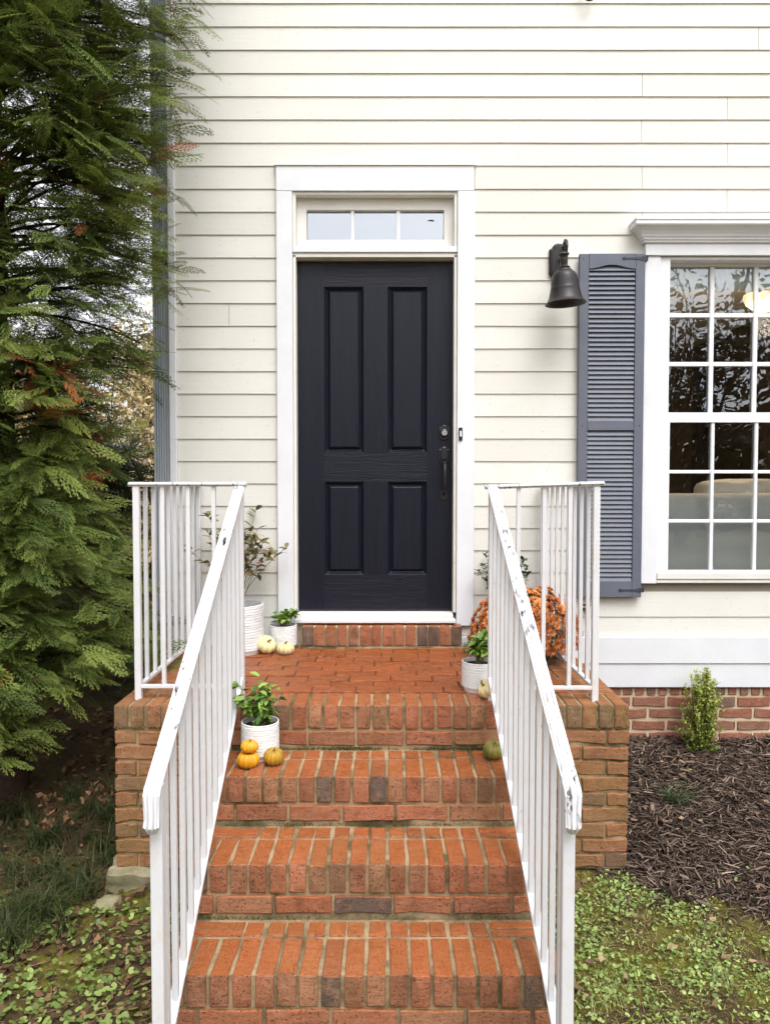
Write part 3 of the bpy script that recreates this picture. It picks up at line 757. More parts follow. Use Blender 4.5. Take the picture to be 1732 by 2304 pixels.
def railing(name, label, sx, x_top, x_bot, x_side, ytop, mcap, mpl, worn):
    t = thing(name, (x_top, ytop, LZ), label, 'railing', 'white metal railings beside the steps')
    zt = 1.661
    # handrail
    yb = -2.50; zb = .855
    def X(y): return x_top + (x_bot - x_top) * (ytop - y) / (ytop + 2.46)
    P = [(X(ytop + .02), ytop + .02, zt - .018), (X(ytop - .02), ytop - .02, zt - .021 - .003)]
    slope = (zt - .024 - zb) / (ytop - .02 - yb)
    P += [(X(ytop + (yb - ytop) * f), ytop - .02 + (yb - ytop + .02) * f, zt - .024 + (zb - zt + .024) * f) for f in (.25, .5, .75, 1)]
    P += [(X(yb - .008), yb - .010, zb - .012), (X(yb), yb - .006, zb - .074), (X(yb), yb - .012, zb - .092), (X(yb), yb - .002, zb - .112)]
    ups, rs = frames_path(P)
    # lamb's tongue: last frames face the camera
    ups[-4] = Vector((0, -.92, .25)); ups[-3] = Vector((0, -1, .1)); ups[-2] = Vector((0, -1.1, .0)); ups[-1] = Vector((0, -.9, 0))
    rs = [r * {len(P) - 1: .55, len(P) - 2: .95, len(P) - 3: .92}.get(i, 1) for i, r in enumerate(rs)]
    b = MB(); b.sweep(P, CAPP, ups, rs); b.build('handrail', mcap, t, sm=True, ang=38)
    # stringer flat bar
    P2 = [(X(y), y, .773 + (y + 1.27) * .596) for y in (-1.19, -2.47)]
    d = (Vector(P2[1]) - Vector(P2[0])).normalized(); u = Vector((1, 0, 0)).cross(d).normalized(); u = u if u.z > 0 else -u
    b = MB(); b.sweep(P2, [(-.016, -.012), (.016, -.012), (.016, 0), (-.016, 0)], [u, u], [Vector((1, 0, 0))] * 2); b.build('bottom_bar', mpl, t)
    # posts
    def post(x, y, z0, z1, w=.014):
        b = MB(); b.box(x - w, x + w, y - w, y + w, z0, z1); return b.build('post', mpl, t, bevel=.002)
    post(x_bot, -2.46, -.10, zb - .0, .0165); post(x_top, ytop, .70, zt - .022); post(x_side, ytop, LZ - .03, zt - .012)
    post(x_side, -.048, LZ - .01, zt - .012, .013)
    # balusters: one mesh per length is wasteful, so unit mesh scaled
    for i in range(13):
        y = ytop - .02 - (2.44 + ytop) * (i + .75) / 13.4; x = X(y) - sx * .003
        z0 = .773 + (y + 1.27) * .596; z1 = zt - .03 + slope * (y - ytop + .02) - .004
        inst('baluster', BAL, t, (x, y, z0 - .004), (0, random.gauss(0, .0012), random.gauss(0, .02)), (1, 1, z1 - z0 + .006))
    # front landing rail
    def bar(p, q, w, h, name, m_):
        b = MB(); d = (Vector(q) - Vector(p)).normalized(); r = d.cross(Vector((0, 0, 1))).normalized(); u = r.cross(d)
        b.sweep([p, q], [(-w, -h), (w, -h), (w, h), (-w, h)], [u, u], [r, r]); return b.build(name, m_, t, bevel=.0015)
    for i in (1, 2, 3):
        x = x_top + (x_side - x_top) * i / 4
        inst('baluster', BAL, t, (x, ytop, LZ + .045), (0, random.gauss(0, .002), 0), (1, 1, zt - .012 - LZ - .045))
    zz = zt - (.012 if sx > 0 else 0)
    a = (x_top - sx * .03, ytop, zz - .006); q = (x_side + sx * .03, ytop, zt - .006 + (.004 if sx > 0 else 0))
    b = MB(); r = Vector((0, 1, 0)); u = Vector((0, 0, 1)); b.sweep([a, q], [(p_, h * .8) for p_, h in CAPP], [u, u], [r, r]); b.build('top_rail', mcap, t, sm=True, ang=50)
    a = (x_side, ytop - .0, zt - .0075); q = (x_side, -.034, zt - .0075)
    r = Vector((1, 0, 0)); b = MB(); b.sweep([a, q], [(p_, h * .8) for p_, h in CAPP], [u, u], [r, r]); b.build('top_rail', mcap, t, sm=True, ang=50)
    bar((x_top, ytop, LZ + .052), (x_side, ytop, LZ + .052), .012, .007, 'bottom_rail', mpl)
    bar((x_side, ytop + .014, LZ + .052), (x_side, -.06, LZ + .052), .012, .007, 'bottom_rail', mpl)
    for i in range(1, 9):
        y = ytop + (-.048 - ytop) * i / 9
        inst('baluster', BAL, t, (x_side, y, LZ + .055), (random.gauss(0, .002), 0, 0), (1, 1, zt - .012 - LZ - .055))
    return t
bb = MB(); bb.box(-.0082, .0082, -.0082, .0082, 0, 1); BAL = bb.mesh('baluster', 'railing_paint_plain')
railing('porch_railing', 'white metal railing left of the steps with light paint chips, nearest the evergreen', -1, -.630, -.612, -1.080, -1.150, 'railing_paint', 'railing_paint_plain', 0)
railing('porch_railing', 'white metal railing right of the steps with heavily flaked handrail, nearest the shutter', 1, .462, .492, .912, -1.175, 'railing_paint_worn', 'railing_paint_plain', 1)

# ------------------------------------------------------------------ wall lamp, scroll bracket, tap
lamp = thing('wall_lamp', (1.0, -.014, 2.93), 'black bell shaped wall lamp between the door and the shutter', 'wall lamp')
b = MB(); LX, LY = 1.0, -.19
bp_ = [(-.053, 2.832), (-.053, 2.80 + .03), (-.03, 2.80), (.03, 2.80), (.053, 2.83), (.053, 2.965), (.035, 2.975)] + [(.035 * math.cos(a), 2.975 + .026 * math.sin(a)) for a in np.linspace(.3, math.pi - .3, 7)] + [(-.035, 2.975), (-.053, 2.965)]
bx = .995 - .0; n = len(bp_)
vs = [(bx + p, -.012, q) for p, q in bp_] + [(bx + p, -.028, q) for p, q in bp_] + [(bx + p * .86, -.036, 2.885 + (q - 2.885) * .9) for p, q in bp_] + [(bx + p * .78, -.036, 2.885 + (q - 2.885) * .84) for p, q in bp_] + [(bx + p * .74, -.042, 2.885 + (q - 2.885) * .8) for p, q in bp_]
fs = []
for i in range(4):
    for k in range(n): fs.append((i * n + k, i * n + (k + 1) % n, (i + 1) * n + (k + 1) % n, (i + 1) * n + k))
fs.append(tuple(range(4 * n, 5 * n))); b.add(vs, fs); b.build('back_plate', 'lamp_metal', lamp, sm=True, ang=25)
tilt = Matrix.Rotation(R(-3.0), 3, 'Y')
b = MB(); prof = [(.014, .285), (.030, .276), (.032, .270), (.022, .262), (.020, .25), (.022, .236), (.016, .222), (.016, .21), (.030, .204), (.034, .199), (.030, .196), (.038, .190), (.044, .184), (.044, .180), (.056, .172), (.066, .158), (.070, .145), (.074, .12), (.076, .10), (.079, .085), (.0805, .082), (.080, .078), (.084, .06), (.090, .035), (.098, .018), (.107, .008), (.112, .004), (.112, 0), (.106, .002), (.094, .014), (.08, .05), (.07, .12), (.06, .155), (.0001, .165)]
b.lathe(prof, (LX, LY, 2.620), 44, 0, tilt); b.build('bell_shade', 'lamp_metal', lamp, sm=True, ang=50)
b = MB(); b.lathe([(.0001, .09), (.02, .09), (.024, .1), (.018, .13), (.014, .165)], (LX, LY, 2.60), 16, 0, tilt); b.build('bulb_socket', 'black_hardware', lamp, sm=True)
b = MB(); b.tube([(1.0, -.040, 2.90), (1.0, -.075, 2.905), (1.0, -.11, 2.93), (1.0, -.14, 2.962), (1.0, -.17, 2.975), (1.0, -.20, 2.962), (1.0, -.208, 2.935), (1.0, -.195, 2.912)], .0085, 10); b.build('hook_arm', 'lamp_metal', lamp, sm=True)
b = MB(); b.tube([(LX - .012 + .017 * math.cos(a), LY - .0, 2.917 + .02 * math.sin(a)) for a in np.linspace(0, 2 * math.pi, 17)], .0055, 8, False); b.build('ring', 'lamp_metal', lamp, sm=True)
lamp.location.z += .036
sc = thing('scroll_bracket', (1.17, -.014, 4.40), 'dark iron bracket ending in a curl on the siding at the top edge', 'bracket')
b = MB(); pts = []
for i in range(40):
    a = -math.pi * .3 + i / 39 * math.pi * 2.6; r_ = .012 + .030 * i / 39
    pts.append((1.155 - r_ * math.cos(a) * .9, -.06, 4.418 - r_ * math.sin(a)))
b = MB()
sp = [(1.155 + (.010 + .034 * (i / 30)) * math.cos(2.4 - i / 30 * 5.6), -.06, 4.416 + (.010 + .034 * (i / 30)) * math.sin(2.4 - i / 30 * 5.6)) for i in range(31)]
sp += [(1.19, -.06, 4.475), (1.21, -.06, 4.54), (1.20, -.06, 4.62), (1.17, -.06, 4.69)]
sp[31:] = [(sp[30][0] + .01, -.06, sp[30][2] + .04), (sp[30][0] + .018, -.06, sp[30][2] + .1), (sp[30][0] + .01, -.06, sp[30][2] + .2)]
b.tube(sp, [.0085] + [.0075] * (len(sp) - 1), 10); b.build('scroll', 'lamp_metal', sc, sm=True)
b = MB(); b.box(1.14, 1.21, -.022, -.013, 4.47, 4.75); b.build('mount_plate', 'lamp_metal', sc, bevel=.002)
b = MB(); b.tube([(1.175, -.02, 4.60), (1.18, -.062, 4.60)], .006, 8); b.build('mount_pin', 'lamp_metal', sc)
tap = thing('wall_tap', (1.165, -.014, .93), 'small dark tap on the siding below the shutter behind the railing', 'tap')
b = MB(); b.tube([(1.165, -.012, .925), (1.165, -.06, .925), (1.165, -.085, .905), (1.165, -.088, .88)], [.011, .011, .012, .010], 10); b.build('spout', 'lamp_metal', tap, sm=True)
b = MB(); b.lathe([(.0001, .012), (.024, .010), (.026, .004), (.02, 0), (.0001, 0)], (1.165, -.06, .950), 14); b.tube([(1.165, -.06, .93), (1.165, -.06, .952)], .005, 8); b.build('tap_wheel', 'lamp_metal', tap, sm=True)

# ------------------------------------------------------------------ interior things
sofa = thing('sofa', (2.2, .8, .85), 'white slipcovered sofa seen through the lower panes of the right window', 'sofa')
def softbox(mb, x0, x1, y0, y1, z0, z1, r=.04, puff=.02, seed=0):
    bm = bmesh.new(); bmesh.ops.create_cube(bm, size=1)
    bmesh.ops.subdivide_edges(bm, edges=bm.edges, cuts=9, use_grid_fill=True)
    for v in bm.verts:
        x, y, z = v.co * 2; 
        q = Vector((x, y, z)); k = .94 + .06 * (1 - min(1, (abs(x) ** 6 + abs(y) ** 6 + abs(z) ** 6) / 3))
        w_ = Vector((x * k if abs(x) > .99 else x, y, z * (k if abs(z) > .99 else 1)))
        l_ = (abs(x) ** 8 + abs(y) ** 8 + abs(z) ** 8) ** (1 / 8); w_ = q / max(l_, 1e-6) * max(abs(x), abs(y), abs(z))
        p = Vector((x0 + (w_.x + 1) / 2 * (x1 - x0), y0 + (w_.y + 1) / 2 * (y1 - y0), z0 + (w_.z + 1) / 2 * (z1 - z0)))
        p += noise.noise_vector(p * 5 + Vector((seed, 0, 0))) * puff; v.co = p
    vs = [tuple(v.co) for v in bm.verts]; fs = [tuple(v.index for v in f.verts) for f in bm.faces]; bm.free(); mb.add(vs, fs)
b = MB(); softbox(b, 1.3, 3.6, .125, .45, .86, 1.60, puff=.006); b.build('sofa_back', 'sofa_cloth', sofa, sm=True, ang=80)
b = MB(); softbox(b, 1.3, 3.6, .45, 1.30, .86, 1.30, puff=.012, seed=2); b.build('sofa_seat', 'sofa_cloth', sofa, sm=True, ang=80)
for i, (x0, x1) in enumerate(((2.02, 2.62), (2.60, 3.25))):
    b = MB(); softbox(b, x0, x1, .36, .60, 1.30, 1.68 + .012 * i, puff=.03, seed=5 + i); b.build('cushion', 'sofa_cloth', sofa, sm=True, ang=80)
val = thing('window_valance', (2.05, .16, 2.95), 'gathered cream valance hanging inside the top of the right window', 'valance')
b = MB(); vs = []; fs = []; n = 150; zz = [3.0, 2.95, 2.9, 2.86, 2.83, 2.81, 2.80]; bow = [0, .0, .01, .02, .022, .015, 0]
for j, z in enumerate(zz):
    for i in range(n + 1):
        x = 1.55 + i / n * 1.0; vs.append((x, .113 - bow[j] * .6 + .009 * math.sin(i * 1.15 + .3 * math.sin(i * .2)) * (.6 + j * .1), z + .006 * math.sin(i * .55) * (j > 4)))
for j in range(len(zz) - 1):
    for i in range(n): fs.append((j * (n + 1) + i, j * (n + 1) + i + 1, (j + 1) * (n + 1) + i + 1, (j + 1) * (n + 1) + i))
b.add(vs, fs); b.build('cloth', 'shade_cloth', val, sm=True, ang=80)
b = MB(); b.tube([(1.62, .14, 2.96), (2.47, .14, 2.96)], .01, 8); b.build('rod', 'vinyl_white', val)
cl = thing('ceiling_lamp', (2.80, 1.3, 3.0), 'glowing warm lamp shade inside the right window at the photo edge', 'lamp')
b = MB(); b.lathe([(.0001, -.08), (.08, -.075), (.14, -.03), (.16, .02), (.155, .04), (.0001, .05)], (2.84, 1.3, 3.03), 32); b.build('lamp_shade', 'lamp_glow', cl, sm=True)
ll = bpy.data.lights.new('lamp_light', 'POINT'); ll.energy = 28; ll.color = (1, .72, .45); ll.shadow_soft_size = .12; lo = bpy.data.objects.new('lamp_light', ll); COL.objects.link(lo); place(lo, cl, (2.84, 1.3, 2.86))
b = MB(); b.tube([(2.84, 1.3, 3.07), (2.84, 1.3, 3.40)], .008, 8); b.build('lamp_cord', 'black_hardware', cl)

# ------------------------------------------------------------------ pots, plants, pumpkins
def leafmesh(name, m_, l=1, w=.4, fold=.12, droop=.15, n=4):
    vs = []; fs = []
    for i in range(n + 1):
        u = i / n; ww = w * math.sin(math.pi * min(1, u * .93 + .07)) ** .8 * .5 * (1 if i < n else .05); z = -droop * u * u
        vs += [(u * l, -ww, z + fold * ww * 2), (u * l, 0, z), (u * l, ww, z + fold * ww * 2)]
    for i in range(n): fs += [(i * 3, i * 3 + 1, i * 3 + 4, i * 3 + 3), (i * 3 + 1, i * 3 + 2, i * 3 + 5, i * 3 + 4)]
    mb = MB(); mb.add(vs, fs); return mb.mesh(name, m_, sm=True, ang=80)
def aim(d, up=(0, 0, 1), roll=0):
    d = Vector(d).normalized(); y = Vector(up).cross(d)
    if y.length < .01: y = Vector((0, 1, 0))
    y.normalize(); z = d.cross(y); m3 = Matrix((d, y, z)).transposed(); return (m3 @ Matrix.Rotation(roll, 3, 'X')).to_euler()
def pot(x, y, z, r, h, label, group=None, saucer=False, seed=0):
    rr = random.Random(seed); t = thing('flower_pot', (x, y, z), label, 'flower pot', group)
    b = MB(); z0 = .012; prof = [(.0001, 0), (r * .84, 0), (r * .86, .003), (r * .86, z0), (r * .95, z0 + .006)]
    zz = z0 + .012
    while zz < h - .012:
        st = rr.uniform(.006, .0125) * (h / .14) ** .5; prof += [(r * .965, zz), (r * 1.0, zz + st * .12), (r * 1.0, zz + st * .88), (r * .965, zz + st)]; zz += st + .0016
    prof += [(r * .99, h - .006), (r * 1.0, h - .003), (r * .985, h), (r * .93, h), (r * .92, h - .01), (r * .92, h * .86)]
    b.lathe(prof, (x, y, z), 48); b.build('pot_body', 'ceramic_white', t, sm=True, ang=35)
    b = MB(); vs = [(x, y, z + h * .88)]; n = 24
    for k in range(n): vs.append((x + r * .93 * math.cos(2 * math.pi * k / n), y + r * .93 * math.sin(2 * math.pi * k / n), z + h * .86 + rr.uniform(-.003, .003)))
    b.add(vs, [(0, 1 + k, 1 + (k + 1) % n) for k in range(n)]); b.build('potting_soil', 'potting_soil', t)
    if saucer:
        b = MB(); b.lathe([(.0001, .002), (r * .9, .002), (r * .95, .016), (r * .98, .016), (r * .93, -.0), (.0001, 0)], (x, y, z), 40); b.build('saucer', 'ceramic_white', t, sm=True)
    return t
def stems_leaves(t, cx_, cy_, z, stems, leafm, lsz, per, spread, hgt, seed, matst='stem_dry', rad=.0018, whorl=True, up=.4, lean=(0, 0)):
    rr = random.Random(seed); sb = MB(); L = []
    for s in range(stems):
        a = rr.uniform(0, 2 * math.pi); sp_ = spread * rr.uniform(.25, 1); hh_ = hgt * rr.uniform(.55, 1)
        p = Vector((cx_ + rr.uniform(-.02, .02), cy_ + rr.uniform(-.02, .02), z)); end = Vector((cx_ + sp_ * math.cos(a) + lean[0], cy_ + sp_ * math.sin(a) * .7 + lean[1], z + hh_))
        pts = []
        for i in range(7):
            u = i / 6; q = p.lerp(end, u); q.x += (end.x - p.x) * (u * u - u) * .6 + rr.gauss(0, .004); q.y += rr.gauss(0, .004); pts.append(q)
        sb.tube(pts, [rad * (1.3 - u / 8) for u in range(7)], 5, False)
        for i in range(per):
            u = 1 - (rr.random() ** (1.6 if whorl else 1)) * (.45 if whorl else .8); k = min(5, int(u * 6)); q = pts[k].lerp(pts[k + 1], u * 6 - k)
            a2 = rr.uniform(0, 2 * math.pi); d = Vector((math.cos(a2), math.sin(a2), up + rr.gauss(0, .4)))
            L.append((q, d, lsz * rr.uniform(.6, 1.15), rr.gauss(0, .4)))
    sb.build('stems', matst, t, sm=True)
    for q, d, s_, roll in L: inst('leaf', rr.choice(leafm), t, q, aim(d, (0, 0, 1), roll), s_)
PL = [leafmesh('leaf', 'pot_leaf', 1, .46, .2, .22), leafmesh('leaf', 'pot_leaf', 1, .38, .12, .35), leafmesh('leaf', 'pot_leaf', 1, .5, .25, .1)]
AL = [leafmesh('leaf', 'azalea_leaf', 1, .46, .2, .2, 3), leafmesh('leaf', 'azalea_leaf', 1, .40, .1, .35, 3)]
DL = [leafmesh('leaf', 'dark_leaf', 1, .5, .2, .2, 3)]
PG = 'white ribbed flower pots on the steps and landing'
p1 = pot(-.82, -.22, LZ, .142, .27, 'largest white ribbed pot, beside the left railing with a sparse leggy azalea', PG, True, 1)
stems_leaves(p1, -.82, -.22, LZ + .23, 20, AL, .060, 14, .29, .56, 11, rad=.0022, up=.5)
rr = random.Random(3)
ml = [leafmesh('petal', 'magenta_petal', 1, .7, .2, .1, 2)]
for c in ((-.70, -.26, 1.225), (-.82, -.33, 1.20), (-.76, -.33, 1.29)):
    for i in range(7): inst('petal', ml[0], p1, Vector(c), aim((rr.gauss(0, 1), rr.gauss(0, 1), rr.gauss(0, .8))), .014)
p2 = pot(-.582, -.125, LZ, .079, .135, 'small white ribbed pot of broad leaves against the door casing', PG, False, 2)
stems_leaves(p2, -.58, -.125, LZ + .115, 14, PL, .052, 8, .11, .10, 21, lean=(.02, -.02))
p3 = pot(-.515, -1.385 + .03, LZ - RZ, .078, .150, 'white ribbed pot on the step below the landing behind yellow gourds', PG, False, 3)
stems_leaves(p3, -.515, -1.355, LZ - RZ + .125, 20, PL, .046, 15, .12, .205, 33, up=.05, whorl=False, lean=(-.01, 0))
p4 = pot(.428, -1.02, LZ, .079, .135, 'white ribbed pot at the right railing post beside a white pumpkin', PG, False, 4)
stems_leaves(p4, .428, -1.02, LZ + .115, 13, PL, .056, 10, .085, .13, 45, lean=(0, -.01))
# dark leaved shrub in a pot behind the mum
p5 = thing('potted_shrub', (.69, -.15, LZ), 'dark green leafy shrub behind the orange flowers against the siding', 'shrub')
b = MB(); b.lathe([(.0001, 0), (.09, 0), (.11, .18), (.10, .18), (.095, .165), (.0001, .165)], (.69, -.15, LZ), 24); b.build('pot_body', 'shutter_hardware', p5, sm=True)
stems_leaves(p5, .69, -.15, LZ + .17, 15, DL, .042, 18, .19, .40, 51, whorl=True, rad=.002)
# chrysanthemum
mum = thing('chrysanthemum', (.75, -.42, LZ), 'round mound of orange chrysanthemums behind the right railing', 'flowers')
b = MB(); b.lathe([(.0001, 0), (.075, 0), (.10, .14), (.092, .14), (.088, .13), (.0001, .13)], (.75, -.42, LZ), 24); b.build('pot_body', 'shutter_hardware', mum, sm=True)
def bloom(seed):
    rr = random.Random(seed); mb = MB()
    for ring, (n, el, l) in enumerate(((9, .25, .95), (8, .7, .8), (5, 1.15, .6))):
        for i in range(n):
            a = 2 * math.pi * (i + .5 * ring) / n + rr.gauss(0, .1); d = Vector((math.cos(a) * math.cos(el), math.sin(a) * math.cos(el), math.sin(el))); s = Vector((-math.sin(a), math.cos(a), 0)) * .19
            tip = d * l + Vector((0, 0, .08)); mid = d * l * .55 + Vector((0, 0, .05))
            mb.add([(0, 0, 0), tuple(mid - s), tuple(tip), tuple(mid + s)], [(0, 1, 2, 3)])
    return mb.mesh('bloom', 'bloom_petal')
BL = [bloom(i) for i in range(4)]; rr = random.Random(9); gold = math.pi * (3 - math.sqrt(5)); C0 = Vector((.752, -.42, LZ + .165))
N = 290
for i in range(N):
    zc = 1 - (i + .5) / N * 1.38; th = gold * i; r_ = math.sqrt(max(0, 1 - zc * zc)); d = Vector((r_ * math.cos(th), r_ * math.sin(th), zc))
    s_ = 1 + .16 * nz(d.x * 2.2, d.y * 2.2, d.z * 2.2) + rr.gauss(0, .03)
    inst('bloom', rr.choice(BL), mum, C0 + Vector((d.x * .265, d.y * .235, d.z * .205)) * s_, aim(d.orthogonal(), d, 0), rr.uniform(.027, .040))
for q in ((.49, -.62, LZ + .10), (.985, -.50, LZ + .075), (.97, -.47, LZ + .12)): inst('bloom', BL[0], mum, Vector(q), aim((0, 0, 1), (0, -1, 0)), .022)
rs_ = []; 
for i in range(900):
    zc = rr.uniform(-.75, 1); th = rr.uniform(0, 6.283); r_ = math.sqrt(1 - zc * zc); k = rr.uniform(.6, .97); rs_.append(((C0.x + r_ * math.cos(th) * .25 * k, C0.y + r_ * math.sin(th) * .22 * k, C0.z + zc * .2 * k), (r_ * math.cos(th), r_ * math.sin(th), zc + rr.gauss(0, .4)), k))
def tleaf(w=.45, fold=.15):
    V = np.array([(0, 0, 0), (.35, -w / 2, fold * w), (.4, 0, 0), (.35, w / 2, fold * w), (1, 0, -.12)]); F = np.array([(0, 1, 2), (0, 2, 3), (1, 4, 2), (2, 4, 3)]); return V, F, np.array([0, .4, .3, .4, 1.])
A = frames([r[0] for r in rs_], [r[1] for r in rs_], np.tile((0, .2, 1.), (900, 1)), rng.uniform(.025, .045, 900))
V, F, C = scatter([tleaf(.6)], A, flatcol([(.03, .07, .015), (.08, .14, .03)], .3))
npmesh('foliage', V, F, C, 'leaf', mum, (.75, -.42, LZ))

def pumpkin(name, x, y, z, r, h, m_, label, rot=(0, 0, 0), lobes=10, stem=.03, group=None, seed=0):
    rr = random.Random(seed); hh_ = h / 2; Rm = Matrix.Rotation(rot[2], 3, 'Z') @ Matrix.Rotation(rot[0], 3, 'X') @ Matrix.Rotation(rot[1], 3, 'Y')
    nu, nv = lobes * 6, 14; low = 0; vs = []; fs = []
    ph = rr.uniform(0, 6)
    for j in range(nv + 1):
        v = math.pi * j / nv
        for i in range(nu):
            u = 2 * math.pi * i / nu; lob = abs(math.sin(lobes * u / 2 + ph)) ** .7
            rad = r * (.86 + .14 * lob) * math.sin(v) ** .82 if 0 < j < nv else .0005
            zz = hh_ * math.cos(v) * (1 - .0) - hh_ * .32 * math.exp(-(math.sin(v) / .35) ** 2) * math.copysign(1, math.cos(v))
            vs.append(Rm @ Vector((rad * math.cos(u), rad * math.sin(u), zz * (.93 + .07 * lob))))
    for j in range(nv):
        for i in range(nu): fs.append((j * nu + i, j * nu + (i + 1) % nu, (j + 1) * nu + (i + 1) % nu, (j + 1) * nu + i))
    low = min(v.z for v in vs); c = Vector((x, y, z - low))
    t = thing(name, (x, y, z), label, 'pumpkin', group)
    b = MB(); b.add([c + v for v in vs], fs); b.build('pumpkin_body', m_, t, sm=True, ang=80)
    if stem:
        b = MB(); s0 = hh_ * .6; P = [Rm @ Vector((0, 0, s0)), Rm @ Vector((0, 0, s0 + stem * .5)), Rm @ Vector((stem * .2, 0, s0 + stem * .9)), Rm @ Vector((stem * .5, 0, s0 + stem * 1.1))]
        b.tube([c + p for p in P], [r * .17, r * .09, r * .08, r * .10], 6); b.build('pumpkin_stem', 'stem_dry', t, sm=True)
    return c.z * 2 - z
G1 = 'mini white pumpkins on the landing'; G2 = 'mini gourds on the second step'
pumpkin('pumpkin', -.655, -.265, LZ, .058, .075, 'pumpkin_cream', 'larger mini white pumpkin tipped on its side against the largest pot', (R(38), R(25), R(0)), 10, .022, G1, 1)
pumpkin('pumpkin', -.548, -.285, LZ, .050, .070, 'pumpkin_cream', 'smaller upright mini white pumpkin in front of the small pot by the casing', (R(5), 0, 0), 10, .016, G1, 2)
pumpkin('pumpkin', .448, -1.155, LZ, .047, .070, 'pumpkin_cream', 'mini white pumpkin tilted against the right railing post', (R(25), R(-45), 0), 9, .026, G1, 3)
top = pumpkin('pumpkin', -.545, -1.468, LZ - RZ, .0455, .068, 'pumpkin_yellow', 'yellow orange mini pumpkin on the step under another one', (R(3), 0, 0), 11, .008, G2, 4)
pumpkin('pumpkin', -.540, -1.468, LZ - RZ + .058, .036, .052, 'pumpkin_yellow', 'yellow orange mini pumpkin stacked on top of another one', (R(-4), R(3), 0), 11, .010, G2, 5)
pumpkin('pumpkin', -.446, -1.445, LZ - RZ, .041, .070, 'pumpkin_ochre', 'ochre and green striped mini pumpkin right of the stacked pair', (R(12), 0, 0), 12, .012, G2, 6)
pumpkin('pumpkin', .447, -1.375, LZ - RZ, .045, .074, 'pumpkin_green', 'dark green mottled mini pumpkin at the right end of the step', (R(12), 0, 0), 12, .012, G2, 7)

# ------------------------------------------------------------------ evergreen
def spraytmpl(seed, nb=10):
    r = np.random.default_rng(seed); V = []; F = []; T = []
    def tri(p, q, w, tt):  # tapered sliver p->q
        p, q = np.array(p), np.array(q); d = q - p; nrm = np.array([-d[1], d[0], 0]); nrm = nrm / (np.linalg.norm(nrm) + 1e-9) * w
        n = len(V); V.extend([p - nrm, p + nrm, q]); F.append((n, n + 1, n + 2)); T.extend([tt * .8, tt * .8, min(1, tt + .15)])
    def Z(x, y): return -.18 * x * x - .30 * abs(y) ** 1.5
    bend = r.normal(0, .1)
    for i in range(nb):
        t0 = i / nb; x0 = t0
        tri((x0, bend * x0 * x0, Z(x0, 0)), (x0 + 1.6 / nb, bend * (x0 + 1.6 / nb) ** 2, Z(x0 + 1.6 / nb, 0)), .009, .2)
        for s in (-1, 1):
            xb = t0 + (.5 / nb if s > 0 else 0); l = (.40 * (1 - xb) ** .75 + .05) * r.uniform(.75, 1.15); a = R(r.uniform(28, 42)) * s
            if r.random() < .06: continue
            d = np.array([math.cos(a), math.sin(a)]); p0 = np.array([xb, bend * xb * xb]); m = max(2, int(l / .075)); cur = .25 * s
            prev = p0
            for k in range(m):
                u = (k + 1) / m; a2 = a - cur * u * .9; q = p0 + l * u * np.array([math.cos(a2), math.sin(a2)])
                tri((*prev, Z(*prev)), (*(q + (q - prev) * .35), Z(*q)), .0115 * (1.1 - .4 * u) * (10 / nb) ** .8, .35 + .5 * u)
                for s2 in (-1, 1):
                    ll = .10 * (1 - .55 * u) * r.uniform(.7, 1.2); a3 = a2 + s2 * R(r.uniform(28, 45)); q2 = q + ll * np.array([math.cos(a3), math.sin(a3)])
                    tri((*q, Z(*q)), (*q2, Z(*q2) - .01), .0105 * (10 / nb) ** .8, .5 + .5 * u)
                prev = q
    return np.array(V), np.array(F), np.array(T)
SPR = [spraytmpl(i) for i in range(7)]; SPC = [spraytmpl(i + 20, 6) for i in range(4)]
